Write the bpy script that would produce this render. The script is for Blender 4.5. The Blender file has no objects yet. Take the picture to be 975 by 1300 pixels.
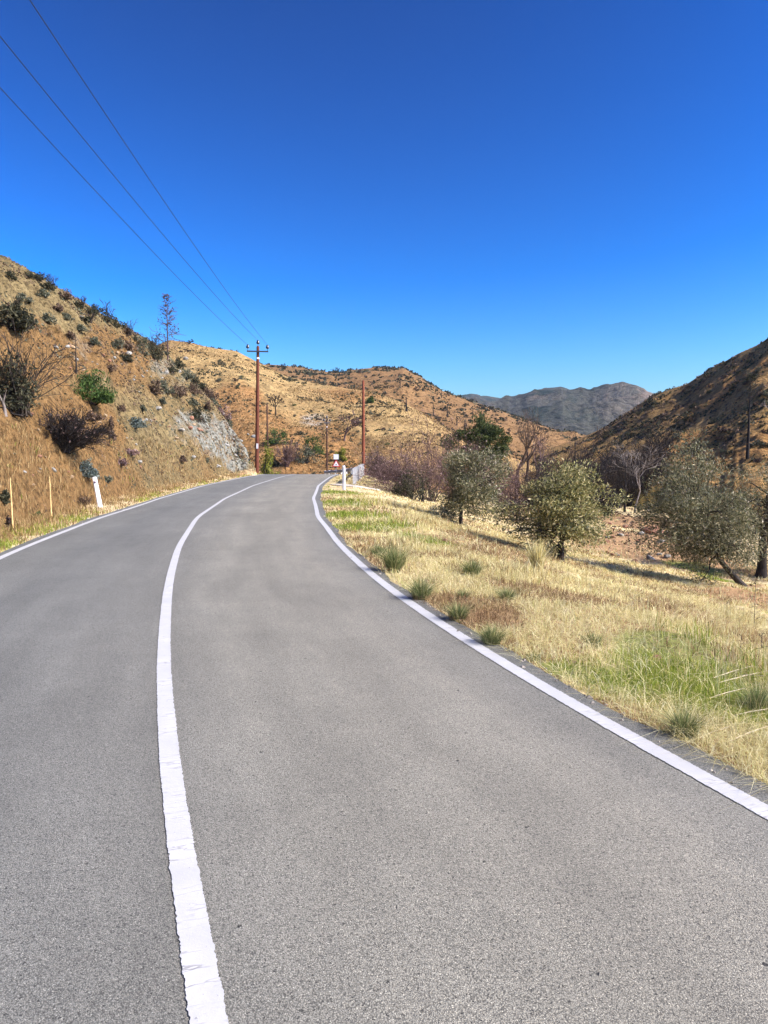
import bpy, math, random
import numpy as np
R = math.radians
SC = bpy.context.scene
COL = SC.collection

# ---------------------------------------------------------------- camera, sky, sun, exposure
CAM_H, FPX, YH = 1.6, 950.0, 580.0            # eye height, focal length and horizon row of a 975 x 1300 frame
PITCH = math.atan((650 - YH) / FPX)
cam = bpy.data.cameras.new('camera')
cam.sensor_fit = 'VERTICAL'; cam.sensor_height = 24; cam.lens = FPX / 1300 * 24
cam.clip_start = 0.05; cam.clip_end = 12000
cam_o = bpy.data.objects.new('camera', cam); COL.objects.link(cam_o)
cam_o.location = (0, 0, CAM_H); cam_o.rotation_euler = (math.pi / 2 - PITCH, 0, 0)
SC.camera = cam_o

SUN_EL, SUN_AZ = R(39), R(108)                # azimuth clockwise from +Y
world = bpy.data.worlds.new('World'); SC.world = world; world.use_nodes = True
wn = world.node_tree
sky = wn.nodes.new('ShaderNodeTexSky'); sky.sky_type = 'NISHITA'; sky.sun_disc = False
sky.sun_elevation = SUN_EL; sky.sun_rotation = SUN_AZ
sky.air_density = 1.0; sky.dust_density = 1.5; sky.ozone_density = 4
gam = wn.nodes.new('ShaderNodeGamma'); gam.inputs[1].default_value = 2.3
hs = wn.nodes.new('ShaderNodeHueSaturation'); hs.inputs['Saturation'].default_value = 1.12; hs.inputs['Value'].default_value = 0.19
wn.links.new(sky.outputs[0], gam.inputs[0]); wn.links.new(gam.outputs[0], hs.inputs['Color'])
wn.links.new(hs.outputs[0], wn.nodes['Background'].inputs[0])
wn.nodes['Background'].inputs[1].default_value = 0.1
sun = bpy.data.lights.new('sun', 'SUN'); sun.energy = 4.8; sun.angle = R(0.5); sun.color = (1, 0.92, 0.80)
sun_o = bpy.data.objects.new('sun', sun); COL.objects.link(sun_o)
sun_o.rotation_euler = (math.pi / 2 - SUN_EL, 0, math.pi - SUN_AZ)
SC.view_settings.view_transform = 'Standard'; SC.view_settings.look = 'None'
SC.view_settings.gamma = 1; SC.view_settings.exposure = 0.82

# ---------------------------------------------------------------- helpers
def tag(o, label=None, cat=None, group=None, kind=None):
    if label: o['label'] = label
    if cat: o['category'] = cat
    if group: o['group'] = group
    if kind: o['kind'] = kind
    return o

def empty(name, loc=(0, 0, 0), label=None, cat=None, group=None):
    o = bpy.data.objects.new(name, None); COL.objects.link(o); o.location = loc[:3]
    o.empty_display_size = 0.2
    return tag(o, label, cat, group)

def link(name, me, mat=None, parent=None):
    o = bpy.data.objects.new(name, me); COL.objects.link(o)
    if mat is not None and not me.materials: me.materials.append(mat)
    if parent is not None: o.parent = parent
    return o

def np_mesh(name, verts, quads=None, tris=None, smooth=False):
    me = bpy.data.meshes.new(name)
    verts = np.asarray(verts, np.float32)
    q = np.zeros((0, 4), np.int32) if quads is None else np.asarray(quads, np.int32)
    t = np.zeros((0, 3), np.int32) if tris is None else np.asarray(tris, np.int32)
    me.vertices.add(len(verts)); me.vertices.foreach_set('co', verts.ravel())
    nl = q.size + t.size
    me.loops.add(nl); me.loops.foreach_set('vertex_index', np.concatenate([q.ravel(), t.ravel()]))
    me.polygons.add(len(q) + len(t))
    ls = np.concatenate([np.arange(len(q)) * 4, q.size + np.arange(len(t)) * 3]).astype(np.int32)
    me.polygons.foreach_set('loop_start', ls)
    me.polygons.foreach_set('use_smooth', np.full(len(q) + len(t), smooth, bool))
    me.update(calc_edges=True); me.validate()
    return me

def unit(a):
    a = np.asarray(a, float)
    return a / np.maximum(np.linalg.norm(a, axis=-1, keepdims=True), 1e-9)

def hashn(ix, iy, seed):
    h = (ix.astype(np.int64) * 374761393 + iy.astype(np.int64) * 668265263 + seed * 974634777) & 0xffffffff
    h = ((h ^ (h >> 13)) * 1274126177) & 0xffffffff
    return ((h ^ (h >> 16)) & 0xffff) / 65535.0

def vnoise(x, y, seed=0):
    ix = np.floor(x); iy = np.floor(y); fx = x - ix; fy = y - iy
    fx = fx * fx * fx * (fx * (fx * 6 - 15) + 10); fy = fy * fy * fy * (fy * (fy * 6 - 15) + 10)
    ix = ix.astype(np.int64); iy = iy.astype(np.int64)
    a = hashn(ix, iy, seed); b = hashn(ix + 1, iy, seed); c = hashn(ix, iy + 1, seed); d = hashn(ix + 1, iy + 1, seed)
    return (a + (b - a) * fx) * (1 - fy) + (c + (d - c) * fx) * fy

def fbm(x, y, octv=5, seed=0, ridged=False):
    s = 0; amp = 0.5; tot = 0
    for k in range(octv):
        ca, sa = math.cos(k * 1.3), math.sin(k * 1.3)
        n = vnoise(x * ca - y * sa, x * sa + y * ca, seed + k * 17) * 2 - 1
        if ridged: n = 1 - 2 * np.abs(n)
        s = s + amp * n; tot += amp; amp *= 0.5; x = x * 2.03 + 5.1; y = y * 2.03 - 3.7
    return s / tot

def sstep(a, b, x):
    t = np.clip((x - a) / (b - a), 0, 1); return t * t * (3 - 2 * t)

# picture directions (975 x 1300) to world directions
CP, SP = math.cos(PITCH), math.sin(PITCH)
def pray(px, py):
    a = (np.asarray(px, float) - 487.5) / FPX; b = (650 - np.asarray(py, float)) / FPX
    return np.stack([a, CP + b * SP, -SP + b * CP], -1)
def project(x, y, z):
    zz = z - CAM_H; d = y * CP - zz * SP; u = y * SP + zz * CP
    d = np.where(d > 0.01, d, np.nan)
    return 487.5 + FPX * x / d, 650 - FPX * u / d

# ---------------------------------------------------------------- materials
class NT:
    def __init__(s, name):
        s.m = bpy.data.materials.new(name); s.m.use_nodes = True; s.t = s.m.node_tree
        s.b = s.t.nodes['Principled BSDF']; s.out = s.t.nodes['Material Output']
        s.b.inputs['Specular IOR Level'].default_value = 0.2; s.b.inputs['Roughness'].default_value = 0.85
    def n(s, typ, **kw):
        nd = s.t.nodes.new(typ)
        for k, v in kw.items(): setattr(nd, k, v)
        return nd
    def l(s, a, b): s.t.links.new(a, b)
    def coord(s, kind='Object', scale=None):
        o = s.n('ShaderNodeTexCoord').outputs[kind]
        if scale is None: return o
        mp = s.n('ShaderNodeMapping'); mp.inputs['Scale'].default_value = scale; s.l(o, mp.inputs[0]); return mp.outputs[0]
    def noise(s, co, scale, detail=4, rough=0.55, dist=0.0):
        nd = s.n('ShaderNodeTexNoise'); s.l(co, nd.inputs['Vector'])
        nd.inputs['Scale'].default_value = scale; nd.inputs['Detail'].default_value = detail
        nd.inputs['Roughness'].default_value = rough; nd.inputs['Distortion'].default_value = dist
        return nd.outputs[0]
    def voro(s, co, scale, feature='F1', rnd=1.0):
        nd = s.n('ShaderNodeTexVoronoi', feature=feature); s.l(co, nd.inputs['Vector'])
        nd.inputs['Scale'].default_value = scale; nd.inputs['Randomness'].default_value = rnd
        return nd
    def ramp(s, f, stops, interp='LINEAR'):
        nd = s.n('ShaderNodeValToRGB'); nd.color_ramp.interpolation = interp; s.l(f, nd.inputs[0])
        el = nd.color_ramp.elements
        for i, (p, c) in enumerate(stops):
            if i < 2: e = el[i]; e.position = p
            else: e = el.new(p)
            e.color = (*c, 1) if hasattr(c, '__len__') else (c, c, c, 1)
        return nd.outputs[0]
    def mix(s, f, a, b, blend='MIX'):
        nd = s.n('ShaderNodeMix', data_type='RGBA', blend_type=blend)
        for v, i in ((f, 0), (a, 6), (b, 7)):
            if hasattr(v, 'is_linked'): s.l(v, nd.inputs[i])
            elif i: nd.inputs[i].default_value = (*v, 1)
            else: nd.inputs[i].default_value = v
        return nd.outputs[2]
    def math(s, op, a, b=0.0):
        nd = s.n('ShaderNodeMath', operation=op)
        for v, i in ((a, 0), (b, 1)):
            if hasattr(v, 'is_linked'): s.l(v, nd.inputs[i])
            else: nd.inputs[i].default_value = v
        return nd.outputs[0]
    def attr(s, name):
        nd = s.n('ShaderNodeAttribute', attribute_name=name); return nd.outputs['Fac']
    def bump(s, h, dist, strength=1.0):
        nd = s.n('ShaderNodeBump'); nd.inputs['Distance'].default_value = dist; nd.inputs['Strength'].default_value = strength
        s.l(h, nd.inputs['Height']); s.l(nd.outputs[0], s.b.inputs['Normal'])
    def color(s, c): s.l(c, s.b.inputs['Base Color'])

def mat_leaf(name, stops, trans=0.25, rough=0.7, spec=0.2):
    k = NT(name); g = k.n('ShaderNodeNewGeometry'); c = k.ramp(g.outputs['Random Per Island'], stops)
    k.color(c); k.b.inputs['Roughness'].default_value = rough; k.b.inputs['Specular IOR Level'].default_value = spec
    if trans:
        tr = k.n('ShaderNodeBsdfTranslucent'); k.l(c, tr.inputs[0]); mx = k.n('ShaderNodeMixShader'); mx.inputs[0].default_value = trans
        k.l(k.b.outputs[0], mx.inputs[1]); k.l(tr.outputs[0], mx.inputs[2]); k.l(mx.outputs[0], k.out.inputs[0])
    return k.m

def mat_bark(name, a, b, scale=12):
    k = NT(name); co = k.coord('Object', (1, 1, 0.25)); f = k.noise(co, scale, 5, 0.65)
    k.color(k.ramp(f, [(0.3, a), (0.7, b)])); k.bump(f, 0.02, 0.8); return k.m

def mat_plain(name, c, var=0.25, scale=8, rough=0.6, spec=0.4, metal=0.0, dirt=None):
    k = NT(name); co = k.coord(); f = k.noise(co, scale, 6, 0.65)
    d = dirt or tuple(v * (1 - var) for v in c)
    k.color(k.ramp(f, [(0.35, d), (0.6, c)])); k.b.inputs['Roughness'].default_value = rough
    k.b.inputs['Specular IOR Level'].default_value = spec; k.b.inputs['Metallic'].default_value = metal
    return k.m

# --- land: every hill and verge shares this layout, with its own colours
def mat_land(name, straw, straw2, soil, rock=(0.30, 0.29, 0.25), dark=(0.045, 0.033, 0.022), green=(0.10, 0.14, 0.02), big=0.05, fine=6.0, bump=0.06, soil_bias=0.5, lo=0.4):
    k = NT(name); co = k.coord()
    n1 = k.noise(co, big, 6, 0.6); n2 = k.noise(co, fine * 0.12, 8, 0.68, 0.4); n3 = k.noise(co, fine, 6, 0.7)
    sc = k.mix(k.ramp(n2, [(0.34, 0.0), (0.62, 1.0)]), straw2, straw)
    f = k.math('ADD', k.math('MULTIPLY', n1, 1.0), k.math('MULTIPLY', n2, 0.6))
    f = k.math('ADD', f, k.attr('soil'))
    c = k.mix(k.ramp(f, [(soil_bias + 0.25, 0.0), (soil_bias + 0.48, 1.0)]), sc, soil)
    rk = k.mix(k.ramp(k.noise(k.coord('Object', (1, 1, 2.6)), fine * 0.5, 8, 0.75, 1.2), [(0.33, 0.0), (0.6, 1.0)]), tuple(v * 0.62 for v in rock), rock)
    rk = k.mix(k.ramp(k.noise(co, fine * 0.3, 6, 0.7), [(0.5, 0.0), (0.62, 0.75)]), rk, soil)
    c = k.mix(k.ramp(k.math('ADD', k.attr('rock'), k.math('MULTIPLY', k.math('SUBTRACT', n2, 0.5), 1.1)), [(0.35, 0.0), (0.6, 1.0)]), c, rk)
    c = k.mix(k.ramp(k.math('ADD', k.attr('green'), k.math('MULTIPLY', k.math('SUBTRACT', n3, 0.5), 0.9)), [(0.35, 0.0), (0.7, 0.9)]), c, green)
    c = k.mix(k.ramp(k.math('ADD', k.attr('dark'), k.math('MULTIPLY', k.math('SUBTRACT', n2, 0.5), 1.6)), [(0.4, 0.0), (0.75, 1.0)]), c, dark)
    c = k.mix(0.75, c, k.ramp(n3, [(0.38, lo), (0.5, 1.0), (0.62, 1.38)]), 'MULTIPLY')
    k.color(c); k.b.inputs['Roughness'].default_value = 0.95; k.b.inputs['Specular IOR Level'].default_value = 0.08
    k.bump(k.math('ADD', n3, k.math('MULTIPLY', n2, 2.0)), bump, 0.9)
    return k.m

# ---------------------------------------------------------------- the road's course
def unp_road(P):
    P = np.asarray(P, float); d = pray(P[:, 0], P[:, 1]); z = np.zeros(len(P))
    for _ in range(30):
        t = (CAM_H - z) / np.maximum(-d[:, 2], 1e-4); y = d[:, 1] * t; z = 0.6 * z + 0.4 * road_z(y)
    t = (CAM_H - z) / np.maximum(-d[:, 2], 1e-4)
    return np.c_[d[:, 0] * t, d[:, 1] * t]
def road_z(y):
    y = np.asarray(y, float)
    return 0.22 * sstep(25, 56, y) - 1.2 * sstep(58, 92, y) - 0.4 * sstep(95, 200, y)
P_R = [(975,1028),(901,988),(800,940),(700,882),(640,849),(585,816),(523,771),(461,722),(431,689),(411,664),(402,643),(402,624),(410,612)]
P_C = [(268,1300),(248,1200),(231,1100),(218,1000),(208,900),(208,800),(214,740),(226,695),(250,657),(285,633),(320,617)]
P_L = [(0,707),(50,687),(100,668),(150,651),(200,634),(250,619),(300,608)]
rC = unp_road(P_C); rR = unp_road(P_R); rL = unp_road(P_L)
raw = np.vstack([[(20, -70), (9.5, -36), (4.8, -17), (2.1, -6.5), (0.72, -1.6), (0.18, 0.1)], rC,
                 [(-7.15, 53), (-7.1, 60), (-7.6, 67), (-9.0, 75), (-11.8, 83), (-16.5, 91), (-23, 98), (-32, 103), (-60, 112)]])
def resample(P, step):
    s = np.r_[0, np.cumsum(np.hypot(*np.diff(P, axis=0).T))]
    n = np.linspace(0, s[-1], int(s[-1] / step) + 1)
    return np.c_[np.interp(n, s, P[:, 0]), np.interp(n, s, P[:, 1])]
pth = resample(raw, 0.25)
for _ in range(3):                                   # round the corners
    pad = np.vstack([pth[:1]] * 3 + [pth] + [pth[-1:]] * 3)
    pth = np.stack([np.convolve(pad[:, i], np.ones(7) / 7, 'valid') for i in (0, 1)], 1)
tan = unit(np.gradient(pth, axis=0)); nrm = np.c_[tan[:, 1], -tan[:, 0]]      # nrm points right of travel
pz = road_z(pth[:, 1])
def near_w(P):
    out = []
    for p in P:
        d2 = np.sum((pth - p) ** 2, 1); i = d2.argmin(); out.append((i, math.sqrt(d2[i])))
    return np.array(sorted(out))
wr_, wl_ = near_w(rR), near_w(rL)
idx = np.arange(len(pth))
def smooth1(a, k=41):
    p = np.r_[np.full(k, a[0]), a, np.full(k, a[-1])]
    return np.convolve(p, np.ones(k) / k, 'same')[k:-k]
W_R = smooth1(np.interp(idx, wr_[:, 0], wr_[:, 1])); W_L = smooth1(np.interp(idx, wl_[:, 0], wl_[:, 1]))
SH_R = smooth1(np.interp(pth[:, 1], [0, 3, 5, 8, 14, 24, 40], [.25, .24, .19, .14, .16, .26, .25])); SH_L = 0.24                              # asphalt beyond the edge lines
seg_s = np.r_[0, np.cumsum(np.hypot(*np.diff(pth, axis=0).T))]

def road_dist(x, y):
    """signed distance right of the centre line, index along it"""
    x = np.asarray(x, float).ravel(); y = np.asarray(y, float).ravel()
    cs = np.arange(0, len(pth), 8); C = pth[cs]
    best = np.empty(len(x), int)
    for a in range(0, len(x), 40000):
        b = slice(a, a + 40000)
        best[b] = cs[((x[b, None] - C[:, 0]) ** 2 + (y[b, None] - C[:, 1]) ** 2).argmin(1)]
    bd = np.full(len(x), 1e18); bi = best.copy()
    for o in range(-5, 6):
        j = np.clip(best + o, 0, len(pth) - 1); d = (x - pth[j, 0]) ** 2 + (y - pth[j, 1]) ** 2
        m = d < bd; bd[m] = d[m]; bi[m] = j[m]
    lat = (x - pth[bi, 0]) * nrm[bi, 0] + (y - pth[bi, 1]) * nrm[bi, 1]
    dist = np.sqrt(bd); near = dist < 30
    return np.where(near, np.where(np.abs(lat) > 0.9 * dist, lat, np.sign(lat + 1e-9) * dist), np.sign(lat + 1e-9) * dist), bi

# ---------------------------------------------------------------- terrain on one polar grid
AZ = R(1) * np.concatenate([np.arange(-180, -40, 4), np.arange(-40, -30, 0.5), np.arange(-30, 30, 0.125), np.arange(30, 40, 0.5), np.arange(40, 180, 4)])
RR = np.concatenate([np.geomspace(0.9, 9, 60, endpoint=False), np.geomspace(9, 85, 460, endpoint=False), np.geomspace(85, 480, 210, endpoint=False), np.geomspace(480, 3000, 80)])
NA, NR = len(AZ), len(RR)
A2, R2 = np.meshgrid(AZ, RR, indexing='ij')
GX, GY = R2 * np.sin(A2), R2 * np.cos(A2)
DS, DI = road_dist(GX, GY); DS = DS.reshape(NA, NR); DI = DI.reshape(NA, NR)
S_R = DS - (W_R[DI] + SH_R[DI]); S_L = -DS - (W_L[DI] + SH_L)
ZR = pz[DI]

def ridge(tab):
    """skyline points (px, py, distance) -> elevation slope and distance for each azimuth of the grid"""
    t = np.array(tab, float); d = pray(t[:, 0], t[:, 1]); az = np.arctan2(d[:, 0], d[:, 1]); el = d[:, 2] / np.hypot(d[:, 0], d[:, 1])
    return np.interp(AZ, az, el), np.interp(AZ, az, t[:, 2])
def prof_r(s):
    return np.interp(s, [0, 0.5, 2, 3, 4.5, 6, 8, 10, 13, 18, 26, 60], [-.02, -.04, -.14, -.3, -.68, -1.12, -1.6, -1.9, -2.2, -2.6, -2.9, -3.0])
n_mid = fbm(GX * 0.35, GY * 0.35, 6, 3); n_fine = fbm(GX * 1.7, GY * 1.7, 5, 9); n_big = fbm(GX * 0.03, GY * 0.03, 5, 21)
off_r = sstep(0.1, 3, S_R); off_l = sstep(0.1, 2.0, S_L)
H0 = np.where(S_R > 0, ZR + prof_r(np.maximum(S_R, 0)), ZR + 0.03 * np.minimum(np.maximum(S_L, 0), 3))
on = (S_R <= 0) & (S_L <= 0)
H0 = np.where(on, ZR - 0.03 - 0.05 * sstep(0.02, 0.3, np.minimum(-S_R, -S_L)), H0)
H0 = H0 + off_r * (0.10 * n_mid + 0.05 * n_fine) * (1 + np.minimum(S_R, 14) * 0.09) + off_l * (0.04 * n_mid + 0.03 * n_fine)
far = sstep(90, 160, R2); H0 = H0 * (1 - far) + (-3.0 + n_big * 2) * far

def first_r(mask, default):
    i = mask.argmax(1); return np.where(mask.any(1), RR[i], default)
def hill(el, rr, rf, p=1.0, back=0.35, rough=0.012, seed=40):
    rr = np.maximum(rr, rf * 1.05)[:, None]; rf = rf[:, None]
    zr_ = CAM_H + rr * el[:, None]; t = np.clip((R2 - rf) / (rr - rf), 0, 1)
    i_f = np.clip(np.searchsorted(RR, rf[:, 0]), 0, NR - 1); zf = H0[np.arange(NA), i_f][:, None]
    z = zf + (zr_ - zf) * t ** p
    z = np.where(R2 > rr, zr_ - back * (R2 - rr) * sstep(0, 1, (R2 - rr) / (0.3 * rr)), z)
    z = np.where(R2 < rf, -50, z)
    return z, t

# left cut bank and hillside
elL, rrL = ridge([(-1500, 260, 45), (-500, 240, 42), (-120, 270, 42), (0, 327, 45), (30, 340, 46), (60, 358, 48), (100, 381, 52), (130, 399, 54), (170, 423, 60), (200, 441, 64), (215, 453, 66), (240, 480, 66), (262, 503, 65), (285, 531, 63), (300, 554, 62), (312, 577, 61), (322, 597, 60), (335, 640, 60), (360, 900, 60)])
foot_l = S_L > 1.3
okL = DS < 0
rfL = first_r(foot_l & okL & (R2 > 3), 60.0)
rfL = np.where(AZ > math.atan2(-160, 950), 57, np.minimum(rfL, 57)); rfL = np.convolve(np.r_[rfL[-4:], rfL, rfL[:4]], np.ones(9) / 9, 'valid')
HL, tL = hill(elL, rrL, rfL, 0.92, 0.25)
lump = fbm(GX * 0.16, GY * 0.16, 5, 61, True); strat = fbm(GX * 0.9 + GY * 0.6, GY * 0.3 - GX * 0.25, 5, 77, True)
ampL = sstep(0, 0.12, tL) * (1 - 0.75 * sstep(0.8, 1.0, tL))
HL = HL + ampL * (0.55 * lump + 0.34 * strat + 0.3 * n_mid + 0.16 * n_fine)
# tan hill across the road's end, redder hill behind it, dark hill on the right, mountain
elM, rrM = ridge([(150, 470, 190), (195, 440, 190), (215, 432, 190), (240, 435, 190), (270, 442, 190), (300, 446, 190), (330, 461, 190), (365, 478, 185), (400, 486, 180), (440, 492, 175), (475, 497, 172), (510, 510, 168), (540, 526, 160), (565, 543, 155), (590, 556, 150), (620, 570, 150), (700, 600, 150)])
rfM = np.interp(AZ, [R(-30), R(-17), R(-10), R(-5), R(-2), R(2), R(8), R(14)], [142, 122, 104, 99, 95, 84, 82, 82])
HM, tM = hill(elM, rrM, rfM, 0.85, 0.3)
aM = sstep(0, 0.1, tM) * (1 - 0.8 * sstep(0.75, 1, tM))
HM = HM + aM * (1.6 * fbm(GX * 0.045, GY * 0.045, 5, 5, True) + 0.5 * n_mid)
elB, rrB = ridge([(200, 480, 380), (300, 462, 380), (345, 463, 380), (380, 466, 380), (410, 472, 380), (432, 474, 380), (450, 470, 380), (480, 467, 380), (512, 468, 380), (535, 480, 380), (560, 496, 370), (600, 511, 360), (630, 520, 350), (665, 533, 340), (700, 544, 330), (730, 553, 320), (770, 560, 320), (840, 580, 320)])
rfB = np.full(NA, 150.0)
HB, tB = hill(elB, rrB, rfB, 0.9, 0.3)
HB = HB + sstep(0, .1, tB) * (1 - 0.85 * sstep(0.7, 1, tB)) * (4 * fbm(GX * 0.02, GY * 0.02, 5, 15, True) + 0.6 * n_mid)
elR, rrR = ridge([(640, 600, 190), (690, 572, 180), (730, 560, 172), (765, 543, 165), (795, 524, 160), (830, 503, 155), (870, 489, 148), (900, 471, 142), (940, 449, 135), (975, 431, 128), (1050, 392, 120), (1200, 350, 110), (1500, 350, 110), (2500, 350, 110)])
rfR = np.interp(AZ, [R(8), R(14), R(20), R(26), R(40)], [95, 78, 62, 50, 42])
HR, tR = hill(elR, rrR, rfR, 1.15, 0.3)
aR = sstep(0, 0.1, tR) * (1 - 0.8 * sstep(0.8, 1, tR))
HR = HR + aR * (1.5 * fbm(GX * 0.05, GY * 0.05, 5, 33, True) + 0.5 * fbm(GX * 0.22, GY * 0.22, 4, 35, True) + 0.5 * n_mid)
far_r = AZ > R(100)
elT, rrT = ridge([(-2500, 500, 2300), (300, 520, 2300), (520, 516, 2300), (560, 511, 2300), (590, 505, 2300), (612, 508, 2300), (640, 511, 2200), (655, 507, 2000), (672, 498, 1900), (692, 492.5, 1850), (712, 491.5, 1850), (724, 496, 1850), (740, 500, 1850), (752, 499, 1850), (766, 495, 1850), (782, 493, 1850), (806, 494, 1800), (825, 499, 1800), (850, 510, 1800), (1000, 520, 1800), (2500, 520, 2000)])
HT, tT = hill(elT, rrT, np.full(NA, 700.0), 0.9, 0.3)
HT = HT + sstep(0, .1, tT) * (1 - 0.88 * sstep(0.7, 1, tT)) * (45 * fbm(GX * 0.0035, GY * 0.0035, 6, 51, True)) + (R2 > 1500) * 1.8 * fbm(GX * 0.03, GY * 0.03, 3, 52)
HL[far_r] = -60; HR[AZ < R(4)] = -60; HM[np.abs(AZ) > R(50)] = -60; HB[np.abs(AZ) > R(60)] = -60
stack = np.stack([H0, HL, HM, HB, HR, HT]); OWN = stack.argmax(0); GZ = stack.max(0)
GZ[on] = H0[on]; OWN[on] = 0

def grid_ij(x, y):
    az = np.arctan2(x, y); r = np.hypot(x, y)
    i = np.interp(az, AZ, np.arange(NA)); j = np.interp(np.log(np.maximum(r, 0.9)), np.log(RR), np.arange(NR))
    return i, j
def bil(G, i, j):
    i0 = np.clip(np.floor(i).astype(int), 0, NA - 2); j0 = np.clip(np.floor(j).astype(int), 0, NR - 2); a = i - i0; b = j - j0
    return (G[i0, j0] * (1 - b) + G[i0, j0 + 1] * b) * (1 - a) + (G[i0 + 1, j0] * (1 - b) + G[i0 + 1, j0 + 1] * b) * a
def ground(x, y): return bil(GZ, *grid_ij(np.asarray(x, float), np.asarray(y, float)))
def hit(px, py, rmin=1.5, rmax=None):
    """where the line of sight through a picture point meets the land -> x, y, z, depth"""
    d = pray(px, py); h = math.hypot(d[0], d[1]); el = d[2] / h; az = math.atan2(d[0], d[1])
    rr = np.geomspace(rmin, 3000, 5000); zz = bil(GZ, np.full(5000, np.interp(az, AZ, np.arange(NA))), np.interp(np.log(np.maximum(rr, 0.9)), np.log(RR), np.arange(NR)))
    m = zz >= CAM_H + rr * el
    r = rr[m.argmax()] if m.any() else (rmax or 300)
    if rmax and r > rmax: r = rmax
    x, y = r * math.sin(az), r * math.cos(az)
    return x, y, float(ground(x, y)), y
def at(px, depth):
    """a point on the land at a given distance ahead"""
    x = (px - 487.5) / FPX * depth * 1.002; return x, depth, float(ground(x, depth)), depth

# colour regions of the land
PX, PY = project(GX, GY, GZ)
def blob(lst, soft=0.6):
    m = np.zeros(GX.shape)
    for (cx, cy, rx, ry, v) in lst:
        d = np.sqrt(((PX - cx) / rx) ** 2 + ((PY - cy) / ry) ** 2); m = np.maximum(m, v * np.nan_to_num(1 - sstep(1 - soft, 1 + soft, d)))
    return m
def wblob(lst):
    m = np.zeros(GX.shape)
    for (cx, cy, rad) in lst:
        x, y, _, _ = hit(cx, cy); m = np.maximum(m, 1 - sstep(rad * 0.45, rad * 1.25, np.hypot(GX - x, (GY - y) * 0.75)))
    return m
is_l = OWN == 1
ROCK_L = blob([(288, 562, 34, 26, 1), (262, 548, 22, 24, .8), (300, 578, 22, 20, 1), (205, 470, 24, 16, .48), (225, 492, 14, 16, .42), (238, 545, 26, 24, .5), (190, 545, 12, 30, .36), (170, 470, 22, 25, .34), (100, 440, 24, 25, .38), (130, 480, 20, 16, .34), (150, 455, 30, 16, .3)])
crag = fbm(GX * 1.1 + GZ * 0.8, GY * 0.5 - GZ * 0.9, 5, 88, True); crag2 = fbm(GX * 3.1, GY * 2.2 + GZ * 2.4, 4, 89, True)
HL = HL + is_l * ampL * (ROCK_L * (0.36 * crag + 0.14 * crag2) + 0.17 * crag2 + 0.26 * crag)
GZ = np.where(is_l, np.maximum(HL, H0), GZ)
att = {}
att['rock'] = is_l * ROCK_L + (OWN == 3) * 0.12 * blob([(490, 478, 60, 16, 1)]) + (OWN == 2) * blob([(400, 535, 26, 14, .45)])
att['soil'] = is_l * (0.55 * blob([(40, 600, 120, 70, 1), (100, 560, 60, 50, .8), (30, 450, 60, 40, .9), (130, 450, 60, 30, .5), (170, 590, 60, 30, .4)]) - 0.25 * blob([(80, 380, 120, 40, 1), (190, 560, 60, 60, .5)])) \
    + (OWN == 2) * (0.5 * blob([(300, 520, 30, 40, 1), (400, 592, 50, 14, 1), (330, 560, 40, 30, .8), (430, 560, 60, 20, .3)]) + 0.05 - 0.25 * blob([(330, 475, 60, 20, 1), (500, 530, 50, 26, 1)])) + (OWN == 3) * 0.25
RUB = wblob([(820, 685, 3.2), (780, 690, 3), (850, 705, 3), (800, 660, 4)])
att['soil'] = att['soil'] + (OWN == 0) * (0.36 * RUB + 0.35 * wblob([(600, 695, 1.2), (640, 690, 1.6), (720, 775, 0.9), (560, 686, .6), (590, 760, 0.35), (700, 812, .5), (660, 835, .4), (950, 760, 1.5), (920, 960, .5), (800, 905, .3), (560, 740, .5), (520, 715, .4), (620, 790, .4), (760, 790, .8), (690, 845, .35), (470, 690, .6)]))
GREEN = wblob([(432, 640, 1.5), (440, 655, 1.4), (425, 625, 1.6), (455, 670, 1.0), (535, 684, 0.9), (500, 668, .6), (555, 690, 0.6), (870, 850, 0.75), (830, 822, 0.5), (900, 885, 0.55), (800, 868, 0.5), (770, 870, 0.3), (940, 900, .45), (720, 850, .3), (880, 722, 1.3), (920, 738, 1.0), (850, 815, .6)])
edge_g = (S_R > 0) * (1 - sstep(0.2, 0.9, S_R)) * 0.42 * sstep(-.1, .35, n_mid) + (S_L > 0) * (1 - sstep(0.3, 1.0, S_L)) * 0.3
att['green'] = (OWN == 0) * np.maximum(GREEN * 0.75, edge_g) + (OWN == 4) * (0.55 * blob([(790, 640, 90, 30, 1), (900, 570, 80, 40, .35), (950, 480, 40, 30, .4)])) + is_l * 0.2 * blob([(60, 370, 60, 20, 1)])
att['dark'] = (OWN == 0) * (S_R > 0) * 0.34 * sstep(13, 22, S_R) * (R2 > 20) + (OWN == 4) * (0.16 + 0.45 * blob([(790, 600, 80, 40, 1), (820, 530, 60, 36, .9), (870, 500, 40, 20, .7)]) - 0.25 * blob([(900, 545, 60, 14, .8), (880, 570, 60, 30, .6)])) + (OWN == 3) * 0.3 * blob([(690, 545, 60, 20, 1), (490, 475, 70, 10, .5)]) + (OWN == 5) * (0.62 - 0.7 * blob([(800, 512, 34, 22, 1)])) + is_l * 0.5 * blob([(60, 422, 30, 5, 1), (10, 428, 20, 4, 1)], 0.5)
for k in att: att[k] = np.nan_to_num(att[k]) * np.ones(GX.shape)

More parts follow.
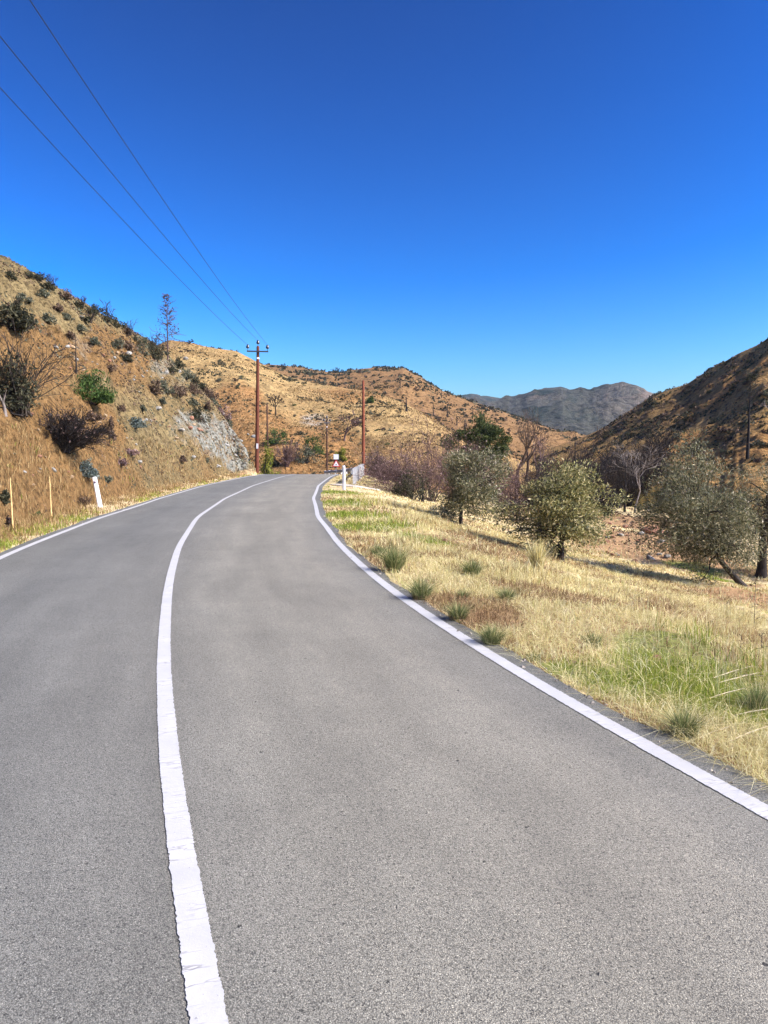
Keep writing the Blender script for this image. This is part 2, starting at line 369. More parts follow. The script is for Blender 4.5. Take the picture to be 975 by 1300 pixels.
M_LAND = [
    mat_land('dry_verge', (0.55, 0.45, 0.25), (0.38, 0.28, 0.14), (0.27, 0.168, 0.085), green=(0.13, 0.15, 0.035), big=0.35, fine=9, bump=0.03, soil_bias=0.62),
    mat_land('cut_bank', (0.205, 0.155, 0.072), (0.10, 0.071, 0.032), (0.158, 0.092, 0.036), rock=(0.205, 0.20, 0.16), big=0.12, fine=5, bump=0.14, soil_bias=0.5, lo=0.22),
    mat_land('tan_hill', (0.335, 0.232, 0.098), (0.215, 0.138, 0.056), (0.25, 0.137, 0.052), big=0.03, fine=1.6, bump=0.3, soil_bias=0.55, lo=0.3),
    mat_land('red_hill', (0.27, 0.178, 0.08), (0.155, 0.096, 0.042), (0.205, 0.118, 0.05), rock=(0.33, 0.24, 0.18), big=0.015, fine=0.9, bump=0.8, soil_bias=0.5, lo=0.2),
    mat_land('burnt_hill', (0.33, 0.215, 0.085), (0.21, 0.128, 0.048), (0.29, 0.15, 0.052), green=(0.17, 0.15, 0.036), dark=(0.10, 0.066, 0.028), big=0.05, fine=2.4, bump=0.35, soil_bias=0.55, lo=0.25),
    mat_land('scrub_mountain', (0.14, 0.115, 0.085), (0.055, 0.052, 0.04), (0.26, 0.165, 0.12), dark=(0.018, 0.028, 0.02), big=0.006, fine=0.1, bump=9, soil_bias=0.5, lo=0.05),
]
LAND_NAMES = ['roadside_ground', 'left_hillside', 'tan_hillside', 'red_hillside', 'burnt_hillside', 'mountain']
verts = np.stack([GX, GY, GZ], -1).reshape(-1, 3); vid = np.arange(NA * NR).reshape(NA, NR)
nxt = np.roll(vid, -1, 0)
Q = np.stack([vid[:, :-1], nxt[:, :-1], nxt[:, 1:], vid[:, 1:]], -1)[:, :, ::-1].reshape(-1, 4)
qown = OWN[:, :-1].reshape(-1)
for o_id, nm in enumerate(LAND_NAMES):
    q = Q[qown == o_id]
    if not len(q): continue
    u, inv = np.unique(q, return_inverse=True); q2 = inv.reshape(-1, 4)
    V = verts[u]; tris = None
    if o_id == 0:                                    # close the middle of the fan under the road
        V = np.vstack([V, [(0, 0, -0.08)]]); c = len(u); look = {int(a): b for b, a in enumerate(u[:])} if False else None
        i0 = np.searchsorted(u, vid[:, 0]); tris = np.stack([np.full(NA, c), np.roll(i0, -1), i0], -1)
    me = np_mesh(nm, V, q2, tris, smooth=True)
    for k, G in att.items():
        a = me.attributes.new(k, 'FLOAT', 'POINT'); d = G.reshape(-1)[u].astype(np.float32)
        if o_id == 0: d = np.r_[d, np.float32(0)]
        a.data.foreach_set('value', d)
    tag(link(nm, me, M_LAND[o_id]), kind='structure')

# ---------------------------------------------------------------- road and markings
def asphalt():
    k = NT('asphalt'); co = k.coord()
    u = k.attr('across'); big = k.noise(co, 0.35, 4, 0.6); med = k.noise(co, 2.2, 5, 0.6)
    cell = k.voro(co, 190); cr = k.n('ShaderNodeSeparateColor'); k.l(cell.outputs['Color'], cr.inputs[0])
    cell2 = k.voro(co, 420); cr2 = k.n('ShaderNodeSeparateColor'); k.l(cell2.outputs['Color'], cr2.inputs[0])
    st = k.ramp(cr.outputs[0], [(0.0, (0.085, 0.082, 0.073)), (0.25, (0.19, 0.182, 0.162)), (0.7, (0.25, 0.24, 0.212)), (0.93, (0.30, 0.286, 0.248)), (1.0, (0.50, 0.48, 0.42))])
    st = k.mix(0.42, st, k.ramp(cr2.outputs[1], [(0.0, (0.07, 0.068, 0.06)), (0.5, (0.20, 0.192, 0.17)), (1.0, (0.36, 0.343, 0.30))]))
    gap = k.ramp(cell.outputs['Distance'], [(0.4, 1.06), (0.8, 0.5)])
    st = k.mix(1.0, st, gap, 'MULTIPLY')
    pit = k.math('MULTIPLY', k.ramp(k.noise(co, 60, 3, 0.55), [(0.63, 1.0), (0.69, 0.3)]), k.ramp(k.noise(co, 17, 2, 0.5), [(0.735, 1.0), (0.76, 0.25)]))       # missing stones
    st = k.mix(1.0, st, pit, 'MULTIPLY')
    lane = k.ramp(u, [(0.0, (0.72, 0.75, 0.79)), (0.12, (0.83, 0.855, 0.885)), (0.24, (0.75, 0.775, 0.81)), (0.38, (0.87, 0.885, 0.90)), (0.5, (0.92, 0.92, 0.91)), (0.62, (1.17, 1.14, 1.07)), (0.74, (1.09, 1.05, 0.97)), (0.86, (1.20, 1.15, 1.06)), (0.955, (1.02, 1.0, 0.96)), (0.965, (0.84, 0.86, 0.88)), (1.0, (0.78, 0.79, 0.80))])
    c = k.mix(1.0, k.mix(1.0, st, lane, 'MULTIPLY'), (0.845, 0.855, 0.815), 'MULTIPLY')
    c = k.mix(1.0, c, k.ramp(k.math('ADD', k.math('MULTIPLY', big, 0.7), k.math('MULTIPLY', med, 0.3)), [(0.35, 0.86), (0.65, 1.12)]), 'MULTIPLY')
    streak = k.noise(k.coord('UV', (16, 0.35, 1)), 1.0, 4, 0.6)
    c = k.mix(1.0, c, k.ramp(streak, [(0.35, 0.90), (0.65, 1.09)]), 'MULTIPLY')
    k.color(c); k.b.inputs['Roughness'].default_value = 0.72; k.b.inputs['Specular IOR Level'].default_value = 0.35
    k.bump(k.math('ADD', k.math('MULTIPLY', cell.outputs['Distance'], -0.6), k.math('MULTIPLY', pit, 0.9)), 0.004, 0.8)
    return k.m
M_ASPH = asphalt()

def strip(i0, i1, offs, dz, step=1, jag=None, zedge=0.0):
    ii = np.arange(i0, i1, step); V = []
    for o in offs:
        ov = o(ii) if callable(o) else np.full(len(ii), o)
        V.append(np.c_[pth[ii] + nrm[ii] * ov[:, None], pz[ii] + dz])
    V = np.stack(V, 1); n, m = V.shape[:2]; g = np.arange(n * m).reshape(n, m)
    q = np.stack([g[:-1, :-1], g[:-1, 1:], g[1:, 1:], g[1:, :-1]], -1).reshape(-1, 4)
    return V, q, ii
rng = np.random.default_rng(11)
jr = smooth1(rng.normal(0, 0.05, len(pth)), 5); jl = smooth1(rng.normal(0, 0.05, len(pth)), 5)
fr = [0.0, 0.04] + list(np.linspace(0.1, 0.9, 9)) + [0.96, 1.0]
cols = [(lambda ii, f=f: -(W_L[ii] + SH_L + jl[ii]) * (1 - f) + (W_R[ii] + SH_R[ii] + jr[ii]) * f) for f in fr]
V, q, ii = strip(0, len(pth), cols, 0.0)
n, m = V.shape[:2]
V2 = np.concatenate([V, V[:, [0, -1]] + np.array([0, 0, -0.12])], 1); g2 = np.arange(n * (m + 2)).reshape(n, m + 2)
qs = [np.stack([a[:-1], b[:-1], b[1:], a[1:]], -1) for a, b in [(g2[:, k], g2[:, k + 1]) for k in range(m - 1)] + [(g2[:, m], g2[:, 0]), (g2[:, m - 1], g2[:, m + 1])]]
me = np_mesh('road', V2.reshape(-1, 3), np.concatenate(qs), smooth=False)
fr2 = np.array(fr + [0.0, 1.0]); acr = np.tile(fr2, n); alo = np.repeat(seg_s[ii], m + 2)
a = me.attributes.new('across', 'FLOAT', 'POINT'); a.data.foreach_set('value', acr.astype(np.float32))
uv = me.uv_layers.new(name='UVMap'); li = np.zeros(len(me.loops), np.int32); me.loops.foreach_get('vertex_index', li)
uv.data.foreach_set('uv', np.c_[acr[li], alo[li]].astype(np.float32).ravel())
tag(link('road', me, M_ASPH), kind='structure')

def paint():
    k = NT('road_paint'); co = k.coord(); f = k.noise(co, 40, 6, 0.7); g = k.noise(co, 3, 4, 0.6)
    w = k.noise(k.coord('UV', (0.22, 12.0, 1)), 1.0, 3, 0.6)
    crack = k.ramp(k.math('ABSOLUTE', k.math('SUBTRACT', w, 0.5)), [(0.003, 1.0), (0.014, 0.0)])
    wear = k.ramp(f, [(0.64, 0.0), (0.70, 1.0)])
    fac = k.math('MAXIMUM', k.math('MULTIPLY', crack, k.ramp(g, [(0.44, 0.0), (0.62, 0.75)])), k.math('MULTIPLY', wear, 0.6))
    c = k.mix(k.ramp(g, [(0.3, 0.0), (0.7, 1.0)]), (0.37, 0.368, 0.355), (0.45, 0.447, 0.435))
    k.color(k.mix(fac, c, (0.17, 0.165, 0.155))); k.b.inputs['Roughness'].default_value = 0.6
    k.bump(k.math('SUBTRACT', f, fac), 0.003, 0.6); return k.m
M_PAINT = paint()
def line(name, off, w, seed):
    """a painted strip with ragged edges, finely cut near the camera"""
    r = np.random.default_rng(seed)
    y0 = int(np.argmin(np.hypot(pth[:, 0], pth[:, 1]))); a0 = max(0, y0 - 60); b0 = y0 + 240; e = len(pth) - 1
    s = np.concatenate([np.linspace(0, a0, a0 // 2, endpoint=False), np.linspace(a0, b0, (b0 - a0) * 30, endpoint=False), np.linspace(b0, e, (e - b0) * 2)])
    ip = lambda arr: np.interp(s, idx, arr)
    c = np.c_[ip(pth[:, 0]), ip(pth[:, 1])]; nn = np.c_[ip(nrm[:, 0]), ip(nrm[:, 1])]; o = ip(off) if hasattr(off, '__len__') else np.full(len(s), off)
    V = []
    for sg in (-1, 1):
        j = np.clip(r.normal(0, 0.0016, len(s)), -.006, .004) + smooth1(r.normal(0, 0.0026, len(s)), 4) + smooth1(r.normal(0, 0.012, len(s)), 151)
        V.append(np.c_[c + nn * (o + sg * (w / 2 + j))[:, None], ip(pz) + 0.004])
    V = np.stack(V, 1).reshape(-1, 3); g = np.arange(len(V)).reshape(-1, 2)
    me = np_mesh(name, V, np.stack([g[:-1, 0], g[:-1, 1], g[1:, 1], g[1:, 0]], -1))
    uv = me.uv_layers.new(name='UVMap'); li = np.zeros(len(me.loops), np.int32); me.loops.foreach_get('vertex_index', li)
    al = np.interp(s, idx, seg_s); uv.data.foreach_set('uv', np.c_[np.tile([0., 1.], len(s))[li], np.repeat(al, 2)[li]].astype(np.float32).ravel())
    return tag(link(name, me, M_PAINT), kind='structure')
line('centre_line', 0.0, 0.105, 1); line('edge_line', W_R, 0.115, 2); line('edge_line', -W_L, 0.115, 3)

# ---------------------------------------------------------------- small builders
def boxes(lst):
    V, Qd = [], []
    for (cx, cy, cz, sx, sy, sz, *rz) in lst:
        b = len(V); a = rz[0] if rz else 0
        for dz in (-.5, .5):
            for dx, dy in ((-.5, -.5), (.5, -.5), (.5, .5), (-.5, .5)):
                x, y = dx * sx, dy * sy; V.append((cx + x * math.cos(a) - y * math.sin(a), cy + x * math.sin(a) + y * math.cos(a), cz + dz * sz))
        Qd += [(b, b + 3, b + 2, b + 1), (b + 4, b + 5, b + 6, b + 7)] + [(b + i, b + (i + 1) % 4, b + 4 + (i + 1) % 4, b + 4 + i) for i in range(4)]
    return V, Qd
def box_mesh(name, lst, bevel=0.0):
    V, Qd = boxes(lst); me = np_mesh(name, V, Qd)
    if bevel:
        import bmesh
        bm = bmesh.new(); bm.from_mesh(me); bmesh.ops.bevel(bm, geom=list(bm.edges), offset=bevel, segments=2, affect='EDGES', profile=0.6); bm.to_mesh(me); bm.free()
    return me
def lathe(name, prof, n=12, loc=(0, 0, 0)):
    V, Qd = [], []
    for r, z in prof:
        for k in range(n): a = 2 * math.pi * k / n; V.append((loc[0] + r * math.cos(a), loc[1] + r * math.sin(a), loc[2] + z))
    for i in range(len(prof) - 1):
        for k in range(n): Qd.append((i * n + k, i * n + (k + 1) % n, (i + 1) * n + (k + 1) % n, (i + 1) * n + k))
    return np_mesh(name, V, Qd, smooth=True)

def seg_mesh(name, segs, sides=5, smooth=True):
    """tapered tubes; segs rows = p0(3) p1(3) r0 r1"""
    S = np.asarray(segs, float).reshape(-1, 8); n = len(S); p0, p1 = S[:, :3], S[:, 3:6]; d = unit(p1 - p0)
    up = np.where(np.abs(d[:, 2:3]) > 0.9, [[1., 0, 0]], [[0, 0, 1.]]); a = unit(np.cross(d, up)); b = np.cross(d, a)
    th = np.arange(sides) * 2 * math.pi / sides; ring = a[:, None] * np.cos(th)[None, :, None] + b[:, None] * np.sin(th)[None, :, None]
    V = np.concatenate([p0[:, None] + ring * S[:, 6][:, None, None], p1[:, None] + ring * S[:, 7][:, None, None]], 1).reshape(-1, 3)
    base = (np.arange(n) * 2 * sides)[:, None]; k = np.arange(sides)
    Qd = np.stack([base + k, base + (k + 1) % sides, base + sides + (k + 1) % sides, base + sides + k], -1).reshape(-1, 4)
    return np_mesh(name, V, Qd[:, ::-1], smooth=smooth)

def rot_rand(d, ang, rg):
    a = rg.normal(size=3); a = unit(a - d * np.dot(a, d)); return unit(d * math.cos(ang) + a * math.sin(ang))
def branch(rg, segs, tips, p, d, L, r, depth, nb=3, ang=0.6, shrink=0.68, up=0.08, kink=0.18, ns=3, taper=0.6, mids=False):
    r1 = r * taper; q = np.array(p, float); pts = []
    for k in range(ns):
        d = unit(d + rg.normal(0, kink, 3) + np.array([0, 0, up])); e = q + d * L / ns
        ra, rb = r + (r1 - r) * k / ns, r + (r1 - r) * (k + 1) / ns; segs.append((*q, *e, ra, rb)); q = e; pts.append((q, d, rb))
    if depth == 0: tips.append((q, d)); return
    if mids: tips.append((q, d))
    for k in range(nb):
        qq, dd, rb = pts[-1] if k < max(1, nb - 1) else pts[rg.integers(0, ns)]
        branch(rg, segs, tips, qq, rot_rand(dd, ang * rg.uniform(0.6, 1.4), rg), L * shrink * rg.uniform(0.75, 1.2), rb * 0.8, depth - 1, nb, ang, shrink, up, kink, max(2, ns - 1), taper, mids)

def leaf_mesh(name, P, size, rg, elong=2.6, up=0.25, dirs=None, jit=0.35):
    P = np.asarray(P, float); n = len(P); d = rg.normal(size=(n, 3)) + np.array([0, 0, up])
    if dirs is not None: d = d * 0.6 + dirs * 1.2
    d = unit(d); w = unit(np.cross(d, rg.normal(size=(n, 3)))); s = (size * np.exp(np.clip(rg.normal(0, jit, n), -.7, .45)))[:, None]; nn = np.cross(d, w)
    V = np.stack([P - d * s * .5, P + w * s / elong * .5 + nn * s * .06, P + d * s * .5, P - w * s / elong * .5 + nn * s * .06], 1).reshape(-1, 3)
    return np_mesh(name, V, np.arange(4 * n).reshape(-1, 4))
def around(tips, n, spread, rg, squash=0.8):
    T = np.array([t[0] for t in tips]); w = rg.uniform(0.3, 1.7, len(T)); k = rg.choice(len(T), n, p=w / w.sum())
    return T[k] + rg.normal(size=(n, 3)) * np.array([1, 1, squash]) * spread

# ---------------------------------------------------------------- plant materials
ML = {
    'olive': mat_leaf('olive_leaf', [(0, (0.04, 0.048, 0.02)), (0.4, (0.125, 0.128, 0.058)), (0.75, (0.24, 0.225, 0.115)), (0.95, (0.36, 0.31, 0.17)), (1, (0.5, 0.45, 0.35))], 0.25, 0.55, 0.35),
    'olive_yellow': mat_leaf('olive_leaf_pale', [(0, (0.05, 0.055, 0.02)), (0.35, (0.18, 0.18, 0.06)), (0.75, (0.33, 0.30, 0.11)), (1, (0.52, 0.43, 0.22))], 0.25, 0.55, 0.35),  # yellower, paler leaf colour of the round olive
    'pine': mat_leaf('pine_leaf', [(0, (0.022, 0.035, 0.012)), (0.6, (0.06, 0.085, 0.022)), (1, (0.13, 0.14, 0.04))]),
    'green': mat_leaf('green_leaf', [(0, (0.018, 0.04, 0.009)), (0.6, (0.045, 0.085, 0.017)), (1, (0.10, 0.15, 0.03))]),
    'lime': mat_leaf('lime_leaf', [(0, (0.07, 0.09, 0.012)), (0.6, (0.19, 0.20, 0.025)), (1, (0.33, 0.30, 0.05))]),
    'grey': mat_leaf('grey_leaf', [(0, (0.045, 0.05, 0.03)), (0.6, (0.11, 0.115, 0.07)), (1, (0.20, 0.19, 0.13))]),
    'blue': mat_leaf('blue_grey_leaf', [(0, (0.04, 0.055, 0.045)), (0.6, (0.11, 0.14, 0.12)), (1, (0.24, 0.27, 0.23))]),
    'brown': mat_leaf('brown_leaf', [(0, (0.05, 0.032, 0.022)), (0.6, (0.13, 0.085, 0.055)), (1, (0.23, 0.155, 0.10))]),
    'plum': mat_leaf('plum_twig', [(0, (0.08, 0.05, 0.045)), (0.6, (0.19, 0.115, 0.105)), (1, (0.36, 0.25, 0.22))], 0.1),
    'dark': mat_leaf('dark_scrub', [(0, (0.018, 0.02, 0.012)), (0.6, (0.05, 0.05, 0.026)), (1, (0.10, 0.09, 0.045))]),
    'umber': mat_leaf('umber_brush', [(0, (0.02, 0.013, 0.011)), (0.7, (0.05, 0.03, 0.025)), (1, (0.11, 0.07, 0.055))], 0.05),
    'straw': mat_leaf('straw', [(0, (0.36, 0.29, 0.10)), (0.45, (0.62, 0.54, 0.25)), (0.88, (0.80, 0.73, 0.44)), (1, (0.42, 0.44, 0.12))], 0.4),
    'rust': mat_leaf('rust_grass', [(0, (0.25, 0.16, 0.06)), (0.5, (0.45, 0.33, 0.135)), (1, (0.62, 0.50, 0.25))], 0.35),
    'litter': mat_leaf('brown_litter', [(0, (0.10, 0.055, 0.025)), (0.6, (0.24, 0.145, 0.06)), (1, (0.42, 0.30, 0.15))], 0.1),
    'hay': mat_leaf('hill_hay', [(0, (0.15, 0.085, 0.032)), (0.5, (0.26, 0.165, 0.066)), (1, (0.38, 0.27, 0.12))], 0.2),
    'bank': mat_leaf('bank_straw', [(0, (0.06, 0.04, 0.018)), (0.5, (0.115, 0.082, 0.036)), (1, (0.18, 0.14, 0.07))], 0.1),
    'grass': mat_leaf('grass_blade', [(0, (0.09, 0.14, 0.014)), (0.6, (0.26, 0.33, 0.035)), (0.85, (0.42, 0.42, 0.08)), (1, (0.60, 0.49, 0.2))], 0.45),
    'tuft': mat_leaf('tuft_blade', [(0, (0.06, 0.085, 0.025)), (0.5, (0.15, 0.19, 0.065)), (0.8, (0.28, 0.29, 0.11)), (1, (0.62, 0.5, 0.26))], 0.25),
}
MB_DARK = mat_bark('dark_bark', (0.018, 0.014, 0.011), (0.06, 0.045, 0.035)); MB_BROWN = mat_bark('brown_bark', (0.05, 0.032, 0.022), (0.14, 0.095, 0.065))
MB_BURN = mat_bark('burnt_bark', (0.008, 0.007, 0.006), (0.035, 0.028, 0.024)); MB_GREY = mat_bark('grey_bark', (0.11, 0.09, 0.075), (0.25, 0.21, 0.175)); MB_PLUM = mat_bark('plum_bark', (0.06, 0.037, 0.033), (0.17, 0.105, 0.09))

# ---------------------------------------------------------------- trees
def leafy_tree(name, pos, h, w, seed, leafm, barkm, label, cat='tree', group=None, n=9000, leaf=0.07, cx=0.0, lo=0.2, K=60, thick=0.05, lean=0.0, elong=3.0, clump=0.15, nl=6, trunk=0.3):
    """short forking trunk, limbs to some sixty leaf clumps that fill an uneven crown of height h, width w, set cx to one side"""
    rg = np.random.default_rng(seed); root = empty(name, (pos[0], pos[1], pos[2] - 0.1), label, cat, group)
    C = np.array([cx, 0, h * (1 + lo) / 2]); rad = np.array([w / 2, w / 2 * .92, h * (1 - lo) / 2])
    D = unit(rg.normal(size=(K, 3))); q = rg.uniform(.3, 1.0, (K, 1)) ** .8 * (1 + .34 * np.sin(D[:, :1] * 4 + seed) * np.cos(D[:, 2:3] * 3 + seed * 2) + .12 * np.sin(D[:, 1:2] * 7 + seed)); P0 = C + D * q * rad
    sg = []; fork = np.array([lean * h * trunk, 0, h * trunk]); p = np.zeros(3)
    for k in range(4):
        e = fork * (k + 1) / 4 + rg.normal(0, thick * .35, 3) * (k < 3); r0 = thick * h * (1.25 - .12 * k) * (1.35 if k == 0 else 1); sg.append((*p, *e, r0, thick * h * (1.25 - .12 * (k + 1)))); p = e
    mids = C + unit(rg.normal(size=(nl, 3)) + [0, 0, .3]) * rad * .4; hub = []
    for m_ in mids:
        a = p.copy(); r0 = thick * h * .62
        for k in range(4):
            b = p + (m_ - p) * (k + 1) / 4 + rg.normal(0, .02 * h, 3) * (k < 3); sg.append((*a, *b, r0, r0 * .78)); a = b; r0 *= .78; hub.append((b, r0))
    H = np.array([q_[0] for q_ in hub])
    for c in P0:
        i_ = np.linalg.norm(H - c, axis=1).argmin(); a, r0 = hub[i_]; a = a.copy(); st = a; r0 = min(r0, .014 * h)
        for k in range(3):
            b = st + (c - st) * (k + 1) / 3 + rg.normal(0, .025 * h, 3); sg.append((*a, *b, r0, max(.004, r0 * .6))); a = b; r0 = max(.004, r0 * .6)
        for k in range(5):
            b = c + rg.normal(0, clump * 1.15, 3) * rad + np.array([0, 0, clump * .5]) * rad; sg.append((*c, *b, r0, .003))
    link('trunk', seg_mesh('trunk', sg, 6), barkm, root)
    wt = rg.uniform(.25, 1.9, K); cs = rg.uniform(.65, 1.25, K); k = rg.choice(K, n, p=wt / wt.sum()); g = rg.normal(size=(n, 3)); g *= np.minimum(1, 1.9 / np.maximum(np.linalg.norm(g, axis=1, keepdims=True), .1))
    P = P0[k] + g * (clump * cs[k])[:, None] * rad * np.array([1.15, 1.15, .85]); P = P[P[:, 2] > .06 * h]
    tag(link('crown', leaf_mesh('crown', P, leaf, rg, elong, .2, unit(P - C) * .6), leafm, root), kind='stuff')
    return root
def bare_tree(name, pos, h, w, seed, barkm, label, cat='tree', group=None, depth=5, nb=3, trunk=0.35, thick=0.035, ang=0.5, up=0.06, leaves=0, leafm=None, leaf=0.06, lean=(0, 0), min_r=0.004, sub=0.7):
    rg = np.random.default_rng(seed); root = empty(name, (pos[0], pos[1], pos[2] - 0.1), label, cat, group); segs, tips = [], []
    branch(rg, segs, tips, (0, 0, 0), unit(np.array([lean[0], lean[1], 1.0])), trunk, thick, depth, nb, ang, sub, up, 0.13, 3, 0.62)
    S = np.array(segs); T = np.array([t[0] for t in tips]); ext = np.percentile(np.abs(T[:, 0] - np.median(T[:, 0])), 95); sx = w / 2 / max(ext, .02); sz = h / T[:, 2].max()
    k = np.array([sx, sx, sz]); S[:, :3] *= k; S[:, 3:6] *= k; S[:, 6:] = np.maximum(S[:, 6:] * sz, min_r)
    big = S[:, 6] > thick * sz * 0.33; big[0] = True
    link('trunk', seg_mesh('trunk', S[big], 6), barkm, root)
    if (~big).any(): tag(link('twigs', seg_mesh('twigs', S[~big], 3), barkm, root), kind='stuff')
    if leaves: tag(link('crown', leaf_mesh('crown', around(tips, leaves, 0.05, rg) * k, leaf, rg, 1.6), leafm, root), kind='stuff')
    return root
def snag(name, pos, h, seed, barkm, label, cat='tree', group=None, r=0.09, nbr=14, blen=0.28, start=0.25, updir=0.3, min_r=0.01, lean=(0, 0), sub=True):
    """dead conifer: one straight tapering trunk with short whorled limbs"""
    rg = np.random.default_rng(seed); root = empty(name, (pos[0], pos[1], pos[2] - 0.15), label, cat, group); tr, tw = [], []; q = np.zeros(3); pts = [q]
    for k in range(9):
        e = q + np.array([lean[0] + rg.normal(0, .012), lean[1] + rg.normal(0, .012), 1]) * h / 9; tr.append((*q, *e, max(min_r, r * (1 - k / 9.3)), max(min_r, r * (1 - (k + 1) / 9.3)))); q = e; pts.append(q)
    pts = np.array(pts)
    for k in range(nbr):
        t = start + (1 - start) * (k + rg.uniform(0, 1)) / nbr; p = np.array([np.interp(t * 9, range(10), pts[:, i]) for i in range(3)]); a = rg.uniform(0, 6.28)
        L = h * blen * (1.15 - t) * rg.uniform(0.5, 1.2) + 0.04 * h; d = unit(np.array([math.cos(a), math.sin(a), updir + rg.normal(0, .2)]))
        for j in range(3):
            d = unit(d + rg.normal(0, .16, 3)); e = p + d * L / 3; rr = max(min_r, r * 0.32 * (1 - t * .6) * (1 - j / 3.4)); tw.append((*p, *e, rr, max(min_r * .8, rr * .7)))
            if sub and rg.uniform() < .8:
                f = e + rot_rand(d, 0.8, rg) * L * 0.3; tw.append((*e, *f, max(min_r * .8, rr * .5), min_r * .6))
            p = e
    link('trunk', seg_mesh('trunk', tr, 7), barkm, root); tag(link('branches', seg_mesh('branches', tw, 4), barkm, root), kind='stuff')
    return root

# ---------------------------------------------------------------- bushes (unit height prototypes or built in place)
def bush_parts(rg, n, leaf, h=1.0, w=1.2, stems=16, lumps=14, elong=2.2, squash=0.85, upright=0.3, skin=0.55):
    c = unit(rg.normal(size=(lumps, 3)) + np.array([0, 0, 0.25])) * rg.uniform(0.35, 0.8, (lumps, 1)); c[:, 2] = np.abs(c[:, 2])
    k = rg.integers(0, lumps, n); P = c[k] + unit(rg.normal(size=(n, 3))) * (rg.uniform(0, 1, (n, 1)) ** skin) * rg.uniform(0.18, 0.42, lumps)[k][:, None]
    P[:, 2] = np.abs(P[:, 2]); P *= np.array([w / 2, w / 2, h]) / np.array([0.95, 0.95, 0.98]); sg = []
    for i in range(stems):
        t = c[rg.integers(0, lumps)] * np.array([w / 2, w / 2, h]) * rg.uniform(0.8, 1.25); b = np.array([*(rg.normal(0, .06 * w, 2)), -0.08 * h]); m = (b + t) / 2 + rg.normal(0, .06 * h, 3)
        sg += [(*b, *m, .022 * h, .014 * h), (*m, *t, .014 * h, .005 * h)]
    return P, sg
def bush(name, pos, h, w, seed, leafm, barkm, label, cat='shrub', group=None, n=2500, leaf=0.06, stems=14, elong=2.2, lumps=14, upright=0.3, rot=None, tip=None):
    rg = np.random.default_rng(seed); root = empty(name, pos, label, cat, group); P, sg = bush_parts(rg, n, leaf, h * 1.08, w * 1.25, stems, lumps, elong)
    tag(link('stems', seg_mesh('stems', sg, 4), barkm, root), kind='stuff'); tag(link('foliage', leaf_mesh('foliage', P, leaf, rg, elong, upright), leafm, root), kind='stuff')
    if tip: root.rotation_euler = tip
    return root
def twig_bush(name, pos, h, w, seed, barkm, label, cat='shrub', group=None, stems=40, r=0.01, leaves=0, leafm=None, leaf=0.05, curve=0.5, fork=4, tip=None, min_r=0.003):
    """bare bush: many thin stems fanning out of the ground and forking"""
    rg = np.random.default_rng(seed); root = empty(name, pos, label, cat, group); tr, tw, ends = [], [], []
    for i in range(stems):
        a = rg.uniform(0, 6.28); sp = rg.uniform(0, 1) ** 0.7; d = unit(np.array([math.cos(a) * sp * w / h * .62, math.sin(a) * sp * w / h * .62, 1.0])); q = np.array([*(rg.normal(0, .05 * w, 2)), -.05 * h]); L = h * rg.uniform(0.65, 1.05) * (1 + 0.15 * sp)
        for j in range(4):
            d = unit(d + rg.normal(0, .11, 3) - np.array([0, 0, curve * sp * 0.12])); e = q + d * L / 4; ra = max(min_r, r * (1 - j / 4.6)); tr.append((*q, *e, ra, max(min_r, r * (1 - (j + 1) / 4.6))))
            if j > 0:
                for _ in range(fork):
                    f = q + (e - q) * rg.uniform(0, 1); g = f + rot_rand(d, rg.uniform(.3, .9), rg) * L * rg.uniform(.1, .26); tw.append((*f, *g, max(min_r, ra * .5), min_r * .7)); ends.append((g,)); g2 = g + rot_rand(d, .8, rg) * L * .1; tw.append((*(f + (g - f) * .6), *g2, min_r * .8, min_r * .6)); ends.append((g2,))
            q = e
        ends.append((q,))
    tag(link('stems', seg_mesh('stems', tr, 4), barkm, root), kind='stuff')
    if tw: tag(link('twigs', seg_mesh('twigs', tw, 3), barkm, root), kind='stuff')
    if leaves: tag(link('foliage', leaf_mesh('foliage', around(ends, leaves, .035 * h, rg), leaf, rg, 1.8), leafm, root), kind='stuff')
    if tip: root.rotation_euler = tip
    return root

def px_size(px, depth): return px * depth / FPX

ORD = ['leftmost', 'second from the left', 'third from the left', 'fourth from the left', 'fifth from the left', 'sixth from the left', 'seventh from the left', 'eighth from the left', 'ninth from the left', 'tenth from the left', 'eleventh from the left', 'twelfth from the left']
def ordered(k, n, label): return label if n == 1 else label + ', ' + (ORD[k] if k < n - 1 or n < 4 and k < n - 1 else 'rightmost') + ' of ' + ['', 'one', 'two', 'three', 'four', 'five', 'six', 'seven', 'eight', 'nine', 'ten', 'eleven', 'twelve', 'thirteen'][n]
def ordinals(xs, labels):
    """shared labels get their place in the row from the left"""
    out = []
    for x, l in zip(xs, labels):
        same = sorted(a for a, b in zip(xs, labels) if b == l); out.append(ordered(same.index(x), len(same), l))
    return out
